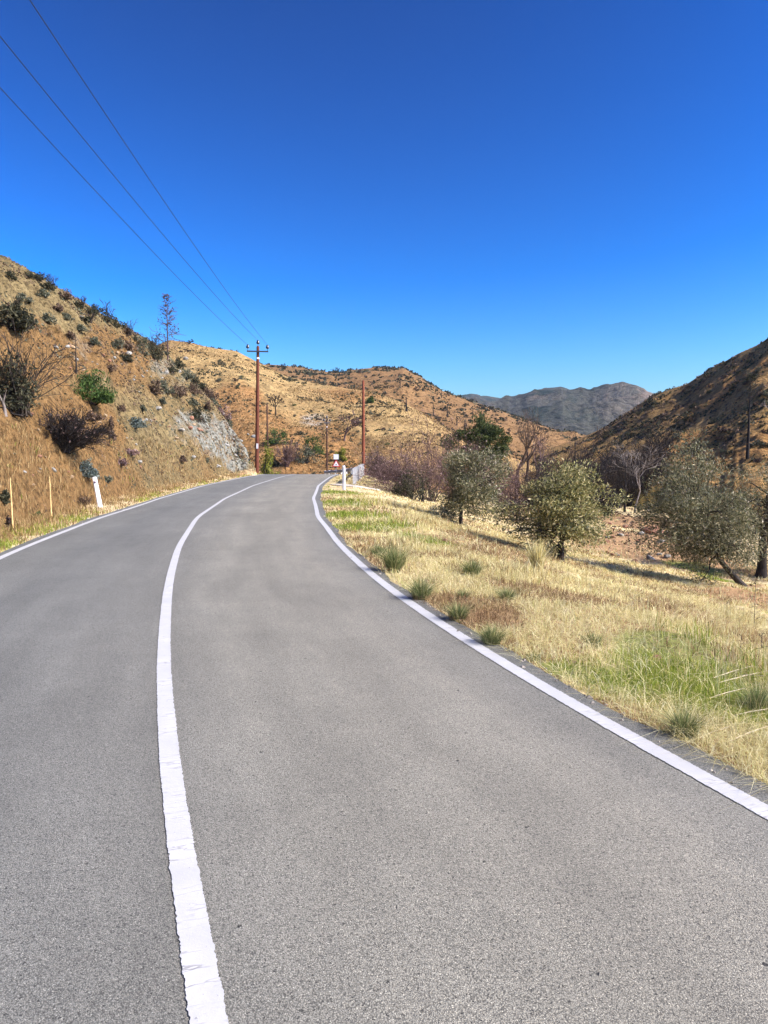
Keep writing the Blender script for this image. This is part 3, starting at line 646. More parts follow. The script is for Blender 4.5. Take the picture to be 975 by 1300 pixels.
# ---------------------------------------------------------------- olives and valley trees
def base(px, py, depth=None): return at(px, depth) if depth else hit(px, py)
p = hit(585, 668); d = p[3]
leafy_tree('olive_tree', p, px_size(112, d), px_size(98, d), 5, ML['olive'], MB_DARK, 'dark grey-green olive tree beside the purple bare bushes, nearest the road bend', n=12500, leaf=0.10, cx=px_size(14, d), lo=.05, thick=.022)
p = hit(712, 714); d = p[3]
leafy_tree('olive_tree', p, px_size(128, d), px_size(136, d), 8, ML['olive_yellow'], MB_DARK, 'round yellowish olive tree with a short dark trunk in mid-verge', n=22000, leaf=0.075, cx=px_size(2, d), lo=.1, thick=.034, K=80, trunk=.26)
p = hit(946, 744); d = p[3]
leafy_tree('olive_tree', p, px_size(172, d), px_size(146, d), 21, ML['olive'], MB_DARK, 'large dark olive tree leaning left over the rubble slope', n=32000, leaf=0.072, cx=px_size(-54, d), lo=.08, lean=-.9, thick=.022, K=95, trunk=.22)
p = hit(974, 738); p = (p[0] + .1, p[1] + .6, p[2], p[3]); d = p[3]
leafy_tree('olive_tree', p, px_size(158, d), px_size(120, d), 27, ML['olive'], MB_DARK, 'olive tree cut by the right edge of the view, with a thick dark trunk', n=17000, leaf=0.075, cx=px_size(18, d), lo=.18, thick=.034, trunk=.42)
p = at(612, 60); d = 60
leafy_tree('evergreen_tree', p, 1.6 - p[2] + (580 - 527) * d / FPX, px_size(66, d), 33, ML['pine'], MB_DARK, 'dark green leafy tree rising behind the olive nearest the bend', n=16000, leaf=0.20, lo=.3, thick=.022, K=45)
plum = [(488, 47, 40, 50, 1, 'small purple bare bush just right of the red-brown pole'), (545, 44, 94, 100, 2, 'tall purple-brown bare bush between the guardrail and the olives'), (516, 42, 50, 62, 3, 'low purple bare bush at the left foot of the tall purple one'), (640, 46, 66, 60, 4, 'purple-brown bare bush in the gap between the two left olives'), (578, 52, 70, 70, 9, 'purple bare bush half hidden behind the olive nearest the bend')]
for px, dp, hh, ww, sd, lb in plum:
    twig_bush('bare_bush', at(px, dp), px_size(hh, dp), px_size(ww, dp), 100 + sd, MB_PLUM, lb, 'bush', stems=38, r=.022, fork=7, curve=1.6, leaves=2200, leafm=ML['plum'], leaf=.08, min_r=.007)
bush('shrub', at(528, 40), px_size(42, 40), px_size(56, 40), 140, ML['dark'], MB_DARK, 'dark green shrub below the tall purple bare bush', n=3000, leaf=.09)
bush('shrub', hit(560, 655), .5, 1.1, 141, ML['blue'], MB_BROWN, 'low pale blue-grey shrub in dry grass left of an olive trunk', n=1400, leaf=.05)
bush('shrub', at(655, 40), px_size(50, 40), px_size(60, 40), 142, ML['umber'], MB_DARK, 'dark brown shrub at the left side of the round yellowish olive', n=2600, leaf=.08)

# bare and burnt trees of the creek bed, each placed at its own distance
bare = [
    (655, 70, 118, 60, MB_BROWN, 'tall thin bare tree whose crown top shows against the mountain'), (676, 64, 92, 50, MB_PLUM, 'bare reddish tree behind the round yellowish olive, left one'), (697, 78, 90, 56, MB_BROWN, 'brown bare tree left of the black burnt trunk'),
    (742, 80, 82, 60, MB_BROWN, 'brown bare tree just right of the black burnt trunk'), (757, 70, 66, 54, MB_DARK, 'dark bare tree in the thicket below the far mountain'), (774, 72, 78, 60, MB_BURN, 'burnt bare tree at the dark foot of the right hill'), (668, 90, 90, 50, MB_BROWN, 'brown bare tree on the low golden rise')]
for k, (px, dp, hh, ww, bm_, lb) in enumerate(bare):
    bare_tree('bare_tree', at(px, dp), px_size(hh, dp), px_size(ww, dp), 200 + k, bm_, lb, depth=5, nb=3, min_r=.012, thick=.03, ang=.55)
snag('burnt_tree', at(729, 60), px_size(100, 60), 221, MB_BURN, 'black burnt trunk standing straight in front of the far mountain', r=.12, nbr=16, blen=.16, min_r=.014)
bare_tree('dead_tree', at(806, 55), px_size(92, 55), px_size(74, 55), 233, MB_GREY, 'pale grey dead tree with forked limbs at the foot of the right hill', depth=5, nb=3, thick=.020, trunk=.45, ang=.5, min_r=.012, lean=(-.1, 0), up=.14)
snag('burnt_tree', at(793, 56), px_size(72, 56), 235, MB_BURN, 'slim black burnt trunk left of the pale grey dead tree', r=.10, nbr=6, blen=.12, start=.5, min_r=.014)
p = hit(949, 582); d = p[3]
snag('dead_tree', p, px_size(104, d), 237, MB_BURN, 'lone dead tree with a tall black trunk on the right hillside', r=.15, nbr=16, blen=.30, start=.5, min_r=.022)
p = hit(985, 560); d = p[3]
bare_tree('bare_tree', p, px_size(70, d), px_size(60, d), 238, MB_GREY, 'grey bare tree at the right edge beside the lone dead tree', depth=5, min_r=.02)
BB = ([(690, 58, 54, 50), (712, 62, 60, 56), (735, 56, 50, 60), (758, 58, 56, 56), (780, 60, 62, 60), (800, 64, 60, 60), (820, 66, 60, 54), (838, 70, 60, 60), (770, 50, 34, 50), (672, 52, 46, 40), (745, 66, 64, 56)])
BBL = ordinals([a[0] for a in BB], ['burnt bare bush in the dark thicket along the creek'] * len(BB))
for k, (px, dp, hh, ww) in enumerate(BB):
    twig_bush('burnt_bush', at(px, dp), px_size(hh, dp), px_size(ww, dp), 260 + k, MB_BURN if k % 3 else MB_DARK, BBL[k], 'bush', 'burnt bushes along the creek', stems=40, r=.03, fork=5, leaves=500, leafm=ML['umber'], leaf=.10, min_r=.010)

# ---------------------------------------------------------------- left hillside plants
def lh(px, py): return hit(px, py)
p = lh(22, 522); d = p[3]
bush('shrub', p, px_size(78, d), px_size(76, d), 301, ML['dark'], MB_DARK, 'big dark shrub on the bank at the left edge', n=2700, leaf=.10, stems=40)
p = lh(24, 522); d = p[3]
twig_bush('bare_bush', p, px_size(98, d), px_size(110, d), 302, MB_DARK, 'bare arching branches growing out of the big dark shrub', 'bush', stems=34, r=.02, fork=2, curve=1.0, min_r=.009)
p = lh(7, 526); d = p[3]
bare_tree('sapling', p, px_size(36, d), px_size(16, d), 303, MB_GREY, 'pale grey sapling stem in front of the big dark shrub', depth=2, nb=2, thick=.05, min_r=.012)
p = lh(115, 511); d = p[3]
bush('shrub', p, px_size(34, d), px_size(66, d), 304, ML['green'], MB_DARK, 'bright green bush halfway up the left bank', n=4200, leaf=.13, elong=3, upright=1.2)
p = lh(97, 474); d = p[3]
snag('dead_tree', p, px_size(50, d), 305, MB_DARK, 'thin dead sapling above the bright green bush', r=.05, nbr=18, blen=.16, start=.1, min_r=.012)
p = lh(82, 573); d = p[3]
twig_bush('dry_brush', p, px_size(52, d), px_size(70, d), 306, MB_BURN, 'dark dried brush clump slumped down the orange bank', 'bush', stems=110, r=.014, fork=5, curve=1.4, leaves=1500, leafm=ML['umber'], leaf=.07, tip=(R(-8), R(14), 0), min_r=.007)
p = lh(108, 604); d = p[3]
bush('shrub', p, px_size(20, d), px_size(34, d), 307, ML['blue'], MB_DARK, 'grey-green trailing shrub just above the leaning white post', n=1500, leaf=.07, tip=(0, R(22), 0))
p = lh(170, 543); d = p[3]
bush('shrub', p, px_size(15, d), px_size(32, d), 308, ML['blue'], MB_DARK, 'low blue-grey shrub on the bank right of the dried brush', n=1300, leaf=.09)
p = lh(105, 643); d = p[3]
twig_bush('dry_brush', p, px_size(14, d), px_size(30, d), 309, MB_BROWN, 'small brown dry shrub at the foot of the leaning white post', 'bush', stems=40, r=.006, fork=4, leaves=500, leafm=ML['brown'], leaf=.035, min_r=.003)
p = lh(12, 676); d = p[3]
bush('shrub', p, px_size(24, d), px_size(10, d), 310, ML['umber'], MB_BURN, 'charred stump with dark shoots at the foot of a yellow stake', 'stump', n=260, leaf=.05, stems=22)
p = lh(15, 418); d = p[3]
bush('shrub', p, px_size(34, d), px_size(52, d), 311, ML['dark'], MB_DARK, 'dark shrub high on the left edge above the orange scar', n=2600, leaf=.13)
p = lh(213, 456); d = p[3]
snag('sparse_tree', p, px_size(82, d), 312, MB_PLUM, 'thin nearly leafless tree on the skyline of the left hill', r=.07, nbr=60, blen=.27, start=.18, updir=.45, min_r=.017)
rg = np.random.default_rng(4); h_ = px_size(82, d); t_ = rg.uniform(.25, 1.0, 170); a_ = rg.uniform(0, 6.28, 170); q_ = h_ * .27 * (1.12 - t_) * np.sqrt(rg.uniform(0, 1, 170)); t_ = t_ + .4 * q_ / h_
tag(link('crown', leaf_mesh('crown', np.c_[q_ * np.cos(a_), q_ * np.sin(a_), t_ * h_], .17, rg, 1.8), ML['umber'], [o for o in COL.objects if o.name == 'sparse_tree'][0]), kind='stuff')

LH = [  # px, py of foot, height, width, kind
    (62, 407, 16, 18, 'grey'), (45, 352, 12, 26, 'dark'), (60, 364, 12, 22, 'dark'), (80, 375, 12, 22, 'brown'), (98, 388, 10, 16, 'dark'), (118, 396, 13, 24, 'dark'), (132, 405, 16, 26, 'dark'), (147, 413, 14, 22, 'dark'), (160, 422, 12, 20, 'brown'), (178, 434, 13, 22, 'grey'), (190, 441, 13, 24, 'dark'), (202, 447, 14, 22, 'dark'),
    (150, 440, 14, 18, 'grey'), (165, 443, 15, 20, 'brown'), (182, 448, 15, 22, 'grey'), (196, 453, 14, 20, 'dark'), (226, 463, 14, 18, 'dark'), (240, 470, 13, 22, 'grey'), (253, 476, 13, 18, 'dark'),
    (195, 497, 18, 20, 'brown'), (211, 496, 22, 24, 'grey'), (226, 500, 20, 22, 'brown'), (245, 497, 15, 18, 'brown'), (252, 533, 30, 24, 'dark'), (268, 502, 20, 24, 'brown'), (284, 508, 22, 20, 'plum'), (291, 530, 18, 16, 'grey'), (140, 556, 26, 14, 'brown'), (165, 575, 10, 22, 'plum'), (153, 588, 8, 18, 'plum'), (150, 520, 12, 20, 'brown'), (120, 530, 12, 26, 'brown'),
    (100, 418, 10, 16, 'grey'), (72, 392, 10, 14, 'brown'), (30, 380, 10, 18, 'grey'), (10, 350, 10, 18, 'dark'), (120, 435, 12, 14, 'grey'), (88, 428, 10, 12, 'brown'), (140, 470, 9, 14, 'brown'), (180, 520, 9, 12, 'grey'), (215, 470, 12, 20, 'dark'), (160, 455, 10, 14, 'dark'), (48, 655, 8, 14, 'green'), (5, 635, 14, 18, 'dark'), (135, 610, 8, 16, 'grey'), (230, 585, 7, 12, 'brown'), (262, 585, 7, 12, 'grey'), (258, 465, 11, 16, 'brown'), (274, 512, 14, 18, 'grey'), (264, 518, 12, 14, 'brown'), (235, 478, 12, 16, 'grey'), (250, 488, 12, 16, 'dark'), (243, 512, 11, 16, 'grey'), (205, 510, 9, 14, 'grey'), (12, 395, 12, 14, 'brown'), (40, 408, 9, 14, 'grey'), (55, 374, 9, 16, 'grey'), (85, 404, 9, 16, 'grey'), (108, 408, 9, 14, 'dark')]
def lh_zone(px, py):
    if py > 600: return 'at the foot of the left bank'
    if px >= 228: return 'above the grey rock face' if py < 500 else 'over the grey rock face'
    if px < 70: return 'on the upper left slope' if py > 365 else 'on the left skyline'
    if py < 395 + (px - 100) * .48 and px > 70: return 'on the skyline of the left hill'
    if py < 470: return 'just under the left skyline'
    return 'around the pale middle outcrop' if px > 185 else 'on the bank beside the dried brush'
LH_LAB = {'dark': 'dark leafy shrub', 'brown': 'brown dry shrub', 'grey': 'grey-green shrub', 'plum': 'reddish twiggy shrub', 'green': 'small green plant'}
LH = [(a + .01 * i_, *b) for i_, (a, *b) in enumerate(LH)]; LHL = ordinals([a[0] for a in LH], [LH_LAB[a[4]] + ' ' + lh_zone(a[0], a[1]) for a in LH])
for k, (px, py, hh, ww, kd) in enumerate(LH):
    p = lh(px, py + 3)
    if p[3] > 90: p = at(px, 66)
    d = p[3]; bush('shrub', p, px_size(hh, d), px_size(ww, d), 340 + k, ML[kd], MB_DARK, LHL[k], 'shrub', None if kd == 'green' else 'shrubs on the left hillside', n=int(350 + hh * 26), leaf=.05 + .0013 * d, stems=9)
    if kd in ('dark', 'brown') and py < 450 and k % 2 == 0:
        twig_bush('bare_bush', (p[0] + .3, p[1], p[2]), px_size(hh * 1.5, d), px_size(ww * .6, d), 480 + k, MB_DARK, 'twiggy bare bush on the left skyline %s' % ('above the big dark shrub' if px < 70 else 'over the bright green bush' if px < 125 else 'left of the sparse tree' if px < 195 else 'by the sparse tree'), 'bush', 'twiggy bushes on the left skyline', stems=9, r=.02, fork=2, min_r=.012)

# ---------------------------------------------------------------- plants at the road's far end and on the tan hill
for px, dp, hh, ww, kd, sd, lb in [
    (351, 96, 24, 28, 'green', 501, 'dark green rounded bush right of the crossarm pole'), (397, 104, 26, 26, 'green', 502, 'dark green rounded bush left of the thin far pole'), (341, 80, 44, 26, 'lime', 503, 'yellow-green bush just behind the crossarm pole'),
    (386, 96, 24, 28, 'grey', 504, 'grey-green bush below the dark rounded bush'), (447, 88, 22, 24, 'dark', 505, 'dark shrub behind the guardrail left of the red-brown pole'), (432, 100, 16, 16, 'lime', 506, 'small yellowish shrub near the road sign'), (470, 150, 9, 10, 'green', 507, 'small bright green bush on the tan hill right of the red-brown pole'),
    (345, 90, 12, 20, 'dark', 508, 'low dark shrub at the foot of the yellow-green bush'), (478, 62, 26, 26, 'dark', 509, 'dark shrub at the right foot of the red-brown pole')]:
    ft = {501: 564, 502: 577, 504: 588, 506: 585, 507: 512, 508: 592}.get(sd)
    p = hit(px, ft, 70) if ft else at(px, dp)
    dp = p[3]
    bush('bush' if hh > 20 else 'shrub', p, px_size(hh, dp), px_size(ww, dp), sd, ML[kd], MB_DARK, lb, 'bush' if hh > 20 else 'shrub', n=1800, leaf=.2)
    if sd in (501, 502): bpy.context.view_layer.update()
twig_bush('bare_bush', hit(364, 592, 70), px_size(32, 100), px_size(32, 100), 512, MB_PLUM, 'pinkish bare bush between the crossarm pole and the grey-green bush', 'bush', stems=40, r=.03, leaves=500, leafm=ML['plum'], leaf=.14, min_r=.016)
for px, py, hh, ww, bm_, sd, lb in [(437, 560, 40, 36, MB_PLUM, 521, 'pinkish bare tree on the tan hill left of the red-brown pole'), (350, 526, 26, 22, MB_DARK, 522, 'grey bare tree on the tan hill right of the crossarm pole')]:
    p = hit(px, py); d = p[3]; bare_tree('bare_tree', p, px_size(hh, d), px_size(ww, d), sd, bm_, lb, depth=5, min_r=.035, thick=.04)
BT = ([(516, 522, 18), (550, 528, 16), (568, 530, 16), (580, 540, 12), (590, 545, 12), (508, 490, 10), (600, 530, 12), (560.5, 505, 10)])
BTL = ordinals([a[0] for a in BT], ['small burnt tree on the far slopes'] * len(BT))
for k, (px, py, hh) in enumerate(BT):
    p = hit(px, py); d = p[3]; snag('burnt_tree', p, px_size(hh, d), 530 + k, MB_BURN, BTL[k], 'tree', 'burnt trees on the far slope', r=.22, nbr=14, blen=.3, start=.2, min_r=.06, sub=False)
ST = ([(430, 477, 12), (425, 476, 9), (240, 437, 8), (360, 468, 8), (372, 468, 6), (612, 519, 7), (626, 523, 7)])
STL = ordinals([a[0] for a in ST], ['small bare tree on the skyline of the far hills'] * len(ST))
for k, (px, py, hh) in enumerate(ST):
    p = hit(px, py + 1); d = p[3]; bare_tree('bare_tree', p, px_size(hh, d), px_size(hh, d), 545 + k, MB_BURN, STL[k], 'tree', 'bare trees on the far skyline', depth=4, min_r=.05, thick=.05)

# scattered small shrubs of the far slopes: shared meshes, each its own object
PROTO = {}
def proto(kd, v):
    if (kd, v) not in PROTO:
        rg = np.random.default_rng(hash((len(kd), ord(kd[0]), ord(kd[1]), v)) % 9999); P, sg = bush_parts(rg, 420, .1, 1, rg.uniform(1.3, 2.0), 5, 9)
        P[:, 2] *= rg.uniform(.8, 1.0); me = leaf_mesh('shrub', P, .13, rg, 1.8); me.materials.append(ML[kd]); PROTO[kd, v] = me
    return PROTO[kd, v]
def scatter(n, poly, own, sizes, kinds, label, group, seed, pmax):
    rg = np.random.default_rng(seed); done = 0; poly = np.array(poly, float)
    from_poly = lambda x, y: sum(((poly[i, 1] > y) != (poly[i - 1, 1] > y)) and x < (poly[i - 1, 0] - poly[i, 0]) * (y - poly[i, 1]) / (poly[i - 1, 1] - poly[i, 1]) + poly[i, 0] for i in range(len(poly))) % 2
    lo, hi = poly.min(0), poly.max(0)
    for _ in range(n * 40):
        x, y = rg.uniform(lo, hi)
        if not from_poly(x, y): continue
        p = hit(x, y); i, j = grid_ij(np.float64(p[0]), np.float64(p[1]))
        if OWN[int(i), int(j)] not in own: continue
        if vnoise(np.array([x / 22.]), np.array([y / 9.]), seed)[0] < rg.uniform(0.15, 0.75): continue
        k = kinds[rg.integers(0, len(kinds))]; o = bpy.data.objects.new('shrub', proto(k, int(rg.integers(0, 3)))); COL.objects.link(o)
        s = px_size(sizes[0] + (sizes[1] - sizes[0]) * rg.uniform() ** 2.2, p[3]); s = min(s, pmax); o.scale = (s * rg.uniform(.9, 1.3), s * rg.uniform(.9, 1.3), s); o.location = (p[0], p[1], p[2] - .08 * s); o.rotation_euler = (0, 0, rg.uniform(0, 6.28))
        tag(o, label[k], 'shrub', group); done += 1
        if done >= n: break
scatter(85, [(225, 440), (300, 452), (400, 490), (470, 500), (560, 545), (600, 575), (470, 580), (330, 575), (290, 520), (240, 470)], (2,), (3.5, 8.5), ['dark', 'dark', 'grey', 'umber', 'pine'], {'dark': 'small dark green shrub dotted on the tan hillside beyond the road', 'grey': 'small grey-green shrub dotted on the tan hillside beyond the road', 'umber': 'small blackish shrub dotted on the tan hillside beyond the road', 'pine': 'small deep green shrub dotted on the tan hillside beyond the road'}, 'shrubs on the tan hill', 71, 2.4)
scatter(85, [(340, 465), (430, 474), (480, 468), (515, 469), (560, 497), (640, 522), (700, 548), (640, 560), (560, 538), (470, 496), (400, 484)], (3,), (2.6, 7), ['dark', 'brown', 'brown', 'dark'], {'dark': 'small dark green shrub dotted on the reddish far hill', 'umber': 'small blackish shrub dotted on the reddish far hill', 'brown': 'small brown shrub dotted on the reddish far hill'}, 'shrubs on the red hill', 72, 3.4)
scatter(60, [(720, 565), (800, 522), (870, 490), (975, 434), (975, 590), (860, 600), (780, 640), (740, 620)], (4,), (6, 15), ['dark', 'umber', 'dark', 'grey', 'brown'], {'dark': 'dark green shrub on the burnt hillside to the right', 'umber': 'blackish shrub on the burnt hillside to the right', 'grey': 'grey-green shrub on the burnt hillside to the right', 'brown': 'brown shrub on the burnt hillside to the right'}, 'shrubs on the burnt hill', 73, 2.6)

# ---------------------------------------------------------------- poles, wires
M_POLE = mat_bark('rust_pole', (0.075, 0.022, 0.012), (0.15, 0.047, 0.024), 9); M_POLE2 = mat_bark('red_pole', (0.13, 0.035, 0.018), (0.23, 0.07, 0.035), 9)
M_POLE3 = mat_bark('dark_pole', (0.045, 0.022, 0.015), (0.09, 0.045, 0.03), 9)
M_STEEL = mat_plain('weathered_steel', (0.10, 0.10, 0.105), .3, 20, .5, .5, .6); M_CER = mat_plain('dark_ceramic', (0.03, 0.032, 0.045), .2, 10, .25, .5)
M_WHITE = mat_plain('white_plastic', (0.80, 0.79, 0.80), .1, 14, .45, .4, 0, (0.62, 0.59, 0.55)); M_WIRE = mat_plain('wire', (0.015, 0.015, 0.02), .2, 3, .5, .4)
def pole(pos, h, r, mat, label, arm=None, arm_rot=0.0, tagz=None, name='utility_pole', lean=0.0):
    root = empty(name, (pos[0], pos[1], pos[2] - .3), label, 'utility pole'); root.rotation_euler = (0, lean, 0); H = h + .3
    link('post', lathe('post', [(r, 0), (r * .93, H * .33), (r * .82, H * .66), (r * .68, H - .06), (r * .5, H), (0.001, H + .01)], 14), mat, root)
    if arm:
        a = empty_arm = link('crossarm', box_mesh('crossarm', [(0, -r * .95, H - .45, arm, .09, .11)], .01), M_STEEL, root); a.rotation_euler = (0, 0, arm_rot)
        for x, z in ((-arm * .46, H - .39), (0, H + .0), (arm * .46, H - .39)):
            y = -r * .95 if x else 0
            ins = link('insulator', lathe('insulator', [(.018, 0), (.018, .16), (.09, .17), (.135, .22), (.14, .30), (.10, .34), (.11, .40), (.06, .47), (.03, .49), (.001, .49)], 12, (x, y, z)), M_CER, root); ins.rotation_euler = (0, 0, arm_rot)
        link('band', lathe('band', [(r * .74, H - 1.05), (r * .74, H - .93), (r * .66, H - .93)], 14), M_WHITE, root)
    if tagz: link('tag_plate', box_mesh('tag_plate', [(.04, -r * .97, tagz, .16, .02, .42)]), M_WHITE, root)
    return root
xA, yA, zA, _ = at(326.5, 62); yA = 62; hA = 1.6 + (580 - 437) * 62 / FPX - zA - .30
pole((xA, yA, zA), hA, .17, M_POLE, 'tall rust-brown utility pole with a three-insulator crossarm', 1.75, 0.0, 2.6, lean=R(1.2))
xB, yB, zB, _ = at(461.5, 72); hB = 1.6 + (580 - 484) * 72 / FPX - zB
pole((xB, yB, zB), hB, .16, M_POLE2, 'plain red-brown utility pole standing behind the guardrail')
xp, yp, zp, _ = at(340.5, 98); pole((xp, yp, zp), 1.6 + (580 - 513) * 98 / FPX - zp, .13, M_POLE3, 'thin dark pole beside the rounded dark green bush, right of the crossarm pole')
xp, yp, zp, _ = at(415.5, 100); pole((xp, yp, zp), 1.6 + (580 - 533) * 100 / FPX - zp, .12, M_POLE3, 'thin dark pole left of the road sign', .9, .3)
xp, yp, zp, _ = at(501, 125); pole((xp, yp, zp), 1.6 + (580 - 546) * 125 / FPX - zp, .12, M_POLE2, 'small distant pole with a crossarm right of the red-brown pole', 1.4, 0.0)
xp, yp, zp, _ = at(484, 150); pole((xp, yp, zp), 1.6 + (580 - 558) * 150 / FPX - zp, .13, M_POLE3, 'very small distant pole just above the purple bushes', 1.6, 0.0)
ztop = zA + hA
for k, (x0, z0, tx, tz) in enumerate([(-.80, .06, -9.0, 10.38), (.0, .46, -8.05, 10.42), (.80, .06, -7.0, 10.55)]):
    A = np.array([xA + .22 + x0, yA, ztop + z0]); B = np.array([tx, 16.0, tz]); d = (B - A) / (A[1] - B[1]); pts = []
    for s in np.linspace(0, 76, 40):
        q = A + d * s; sag = 0.00055 * s * (s - (A[1] - 16.0)); pts.append(q + np.array([0, 0, sag]))
    pts = np.array(pts); sg = [(*a, *b, .011, .011) for a, b in zip(pts[:-1], pts[1:])]
    tag(link('power_line', seg_mesh('power_line', sg, 5), M_WIRE), ['leftmost power line running from the crossarm pole up to the left', 'middle power line running from the crossarm pole up to the left', 'rightmost power line, reaching the top of the view, from the crossarm pole'][k], 'power line', 'power lines of the crossarm pole')

# ---------------------------------------------------------------- delineators, stakes, guardrail, sign
M_REFL = mat_plain('red_reflector', (0.07, 0.025, 0.07), .2, 30, .3, .6); M_BAND = mat_plain('black_band', (0.03, 0.03, 0.032), .2, 20, .6, .3); M_REFW = mat_plain('clear_reflector', (0.6, 0.6, 0.58), .1, 30, .2, .7)
def delineator(pos, h, label, tilt=(0, 0, 0), refl=None):
    root = empty('delineator_post', (pos[0], pos[1], pos[2] - .12), label, 'marker post', 'white marker posts'); root.rotation_euler = tilt; H = h + .12
    V = []; Qd = []
    for z, w, t in ((0, .135, .09), (H - .07, .125, .08), (H, .118, .045)):
        for dx, dy in ((-.5, -.5), (-.3, -.78), (.3, -.78), (.5, -.5), (.5, .5), (-.5, .5)): V.append((dx * w, dy * t, z))
    for r_ in (0, 1):
        for i in range(6): Qd.append((r_ * 6 + i, r_ * 6 + (i + 1) % 6, r_ * 6 + 6 + (i + 1) % 6, r_ * 6 + 6 + i))
    me = np_mesh('post', V, Qd + [(12, 13, 14, 15), (12, 15, 16, 17)]); link('post', me, M_WHITE, root)
    if refl == 'dot': link('reflector', lathe('reflector', [(.032, 0), (.03, .008), (.001, .009)], 16), M_REFL, root); o = root.children[-1] if root.children else None
    if refl == 'dot':
        for o in COL.objects:
            if o.parent == root and o.name.startswith('reflector'): o.rotation_euler = (math.pi / 2, 0, 0); o.location = (0, -.063, H - .17)
    if refl == 'bar': link('reflector', box_mesh('reflector', [(0, -.066, H - .2, .05, .006, .14)], .002), M_REFW, root)
    return root
p = hit(128, 644); d = p[3]
delineator(p, px_size(39, d), 'white marker post with a dark round reflector leaning left on the left verge', (R(-4), R(-9.5), R(12)), 'dot')
p = hit(436.5, 622); d = p[3]
delineator(p, px_size(31, d), 'upright white marker post on the right verge before the guardrail', (0, 0, R(-15)), 'bar')
M_STAKE = mat_plain('pale_cane', (0.66, 0.44, 0.18), .35, 10, .6, .3)
for px, py, tp, lb in [(16.5, 676, 608, 'yellow cane stake nearest the left edge, by the charred stump'), (65.5, 660, 606, 'yellow cane stake between the left edge and the leaning white post')]:
    p = hit(px, py); d = p[3]; H = px_size(py - tp, d); rg = np.random.default_rng(px.__hash__() % 99); q = np.array([0, 0, -.1]); sg = []
    root = empty('cane_stake', p[:3], lb, 'stake', 'yellow stakes on the left verge'); V = []
    prof = [(.020, -.12)]
    for k in range(1, 7): z = H * k / 6; prof += [(.020 - .0012 * k, z - .012), (.023 - .0012 * k, z), (.0197 - .0012 * k, z + .012)]
    link('cane', lathe('cane', prof + [(.001, H + .013)], 9), M_STAKE, root); root.rotation_euler = (0, R(-1.0), 0)

M_RAIL = mat_plain('galvanised_rail', (0.20, 0.205, 0.21), .3, 12, .42, .5, .55); M_RPOST = mat_plain('galvanised_post', (0.62, 0.61, 0.58), .3, 10, .5, .5, .0)
gp = resample(np.array([(-1.75, 41.5), (-1.72, 48), (-1.70, 56), (-1.75, 63), (-2.0, 67), (-2.8, 72), (-4.4, 77.5), (-6.8, 83)]), 0.5)
for _ in range(2):
    pad = np.vstack([gp[:1]] * 3 + [gp] + [gp[-1:]] * 3); gp = np.stack([np.convolve(pad[:, i], np.ones(7) / 7, 'valid') for i in (0, 1)], 1)
gt = unit(np.gradient(gp, axis=0)); gn = np.c_[gt[:, 1], -gt[:, 0]]
gz = ground(gp[:, 0], gp[:, 1]); gz = np.convolve(np.r_[np.full(8, gz[0]), gz, np.full(8, gz[-1])], np.ones(17) / 17, 'valid'); gz = np.maximum(gz, road_z(gp[:, 1]) + .02)
rail = empty('guardrail', (gp[0, 0], gp[0, 1], gz[0]), 'galvanised steel guardrail along the outside of the right bend', 'guardrail'); o0 = np.array([gp[0, 0], gp[0, 1], gz[0]])
wz = [(.0, .46), (-.045, .50), (-.075, .54), (-.075, .575), (-.02, .60), (-.02, .625), (-.075, .65), (-.075, .685), (-.045, .73), (0, .77)]
V = np.stack([np.c_[gp + gn * (x - .05), gz + z] for x, z in wz], 1); V = np.concatenate([V, np.stack([np.c_[gp + gn * (x - .046), gz + z] for x, z in wz[::-1]], 1)], 1); n, m = V.shape[:2]; g = np.arange(n * m).reshape(n, m)
Qd = np.concatenate([np.stack([g[:-1, k], g[:-1, (k + 1) % m], g[1:, (k + 1) % m], g[1:, k]], -1) for k in range(m)])
link('rail', np_mesh('rail', V.reshape(-1, 3) - o0, Qd, smooth=True), M_RAIL, rail)
pm = box_mesh('post', [(-.06, 0, .06, .016, .12, 1.52), (.06, 0, .06, .016, .12, 1.52), (0, -.05, .06, .12, .014, 1.52)]); pm.materials.append(M_RPOST)
for i in range(0, len(gp), 4):
    o = link('post', pm, None, rail); o.location = (gp[i, 0] + gn[i, 0] * .06 - o0[0], gp[i, 1] + gn[i, 1] * .06 - o0[1], gz[i] - o0[2]); o.rotation_euler = (0, 0, math.atan2(gt[i, 1], gt[i, 0]) - math.pi / 2)
p = at(452, 40.4)
M_CONC = mat_plain('pale_concrete', (0.48, 0.43, 0.36), .3, 5, .9, .2)
rg = np.random.default_rng(3); na = 18; ring = [((1.35 + rg.uniform(-.15, .15)) * math.cos(a), (.62 + rg.uniform(-.08, .08)) * math.sin(a)) for a in np.linspace(0, 2 * math.pi, na, endpoint=False)]
zz = lambda x, y: float(ground(p[0] + x, p[1] + y)) - p[2]
V = [(x, y, zz(x, y) - .15) for x, y in ring] + [(x, y, zz(x, y) + .05) for x, y in ring] + [(x * .9, y * .9, zz(x, y) * .9 + .08) for x, y in ring] + [(0, 0, .09)]
me = np_mesh('concrete_slab', V, [(k + a * na, (k + 1) % na + a * na, (k + 1) % na + (a + 1) * na, k + (a + 1) * na) for k in range(na) for a in (0, 1)], [(2 * na + k, 2 * na + (k + 1) % na, 3 * na) for k in range(na)])
o = link('concrete_slab', me, M_CONC); o.location = p[:3]; tag(o, 'pale concrete slab in the grass at the near end of the guardrail', 'slab')

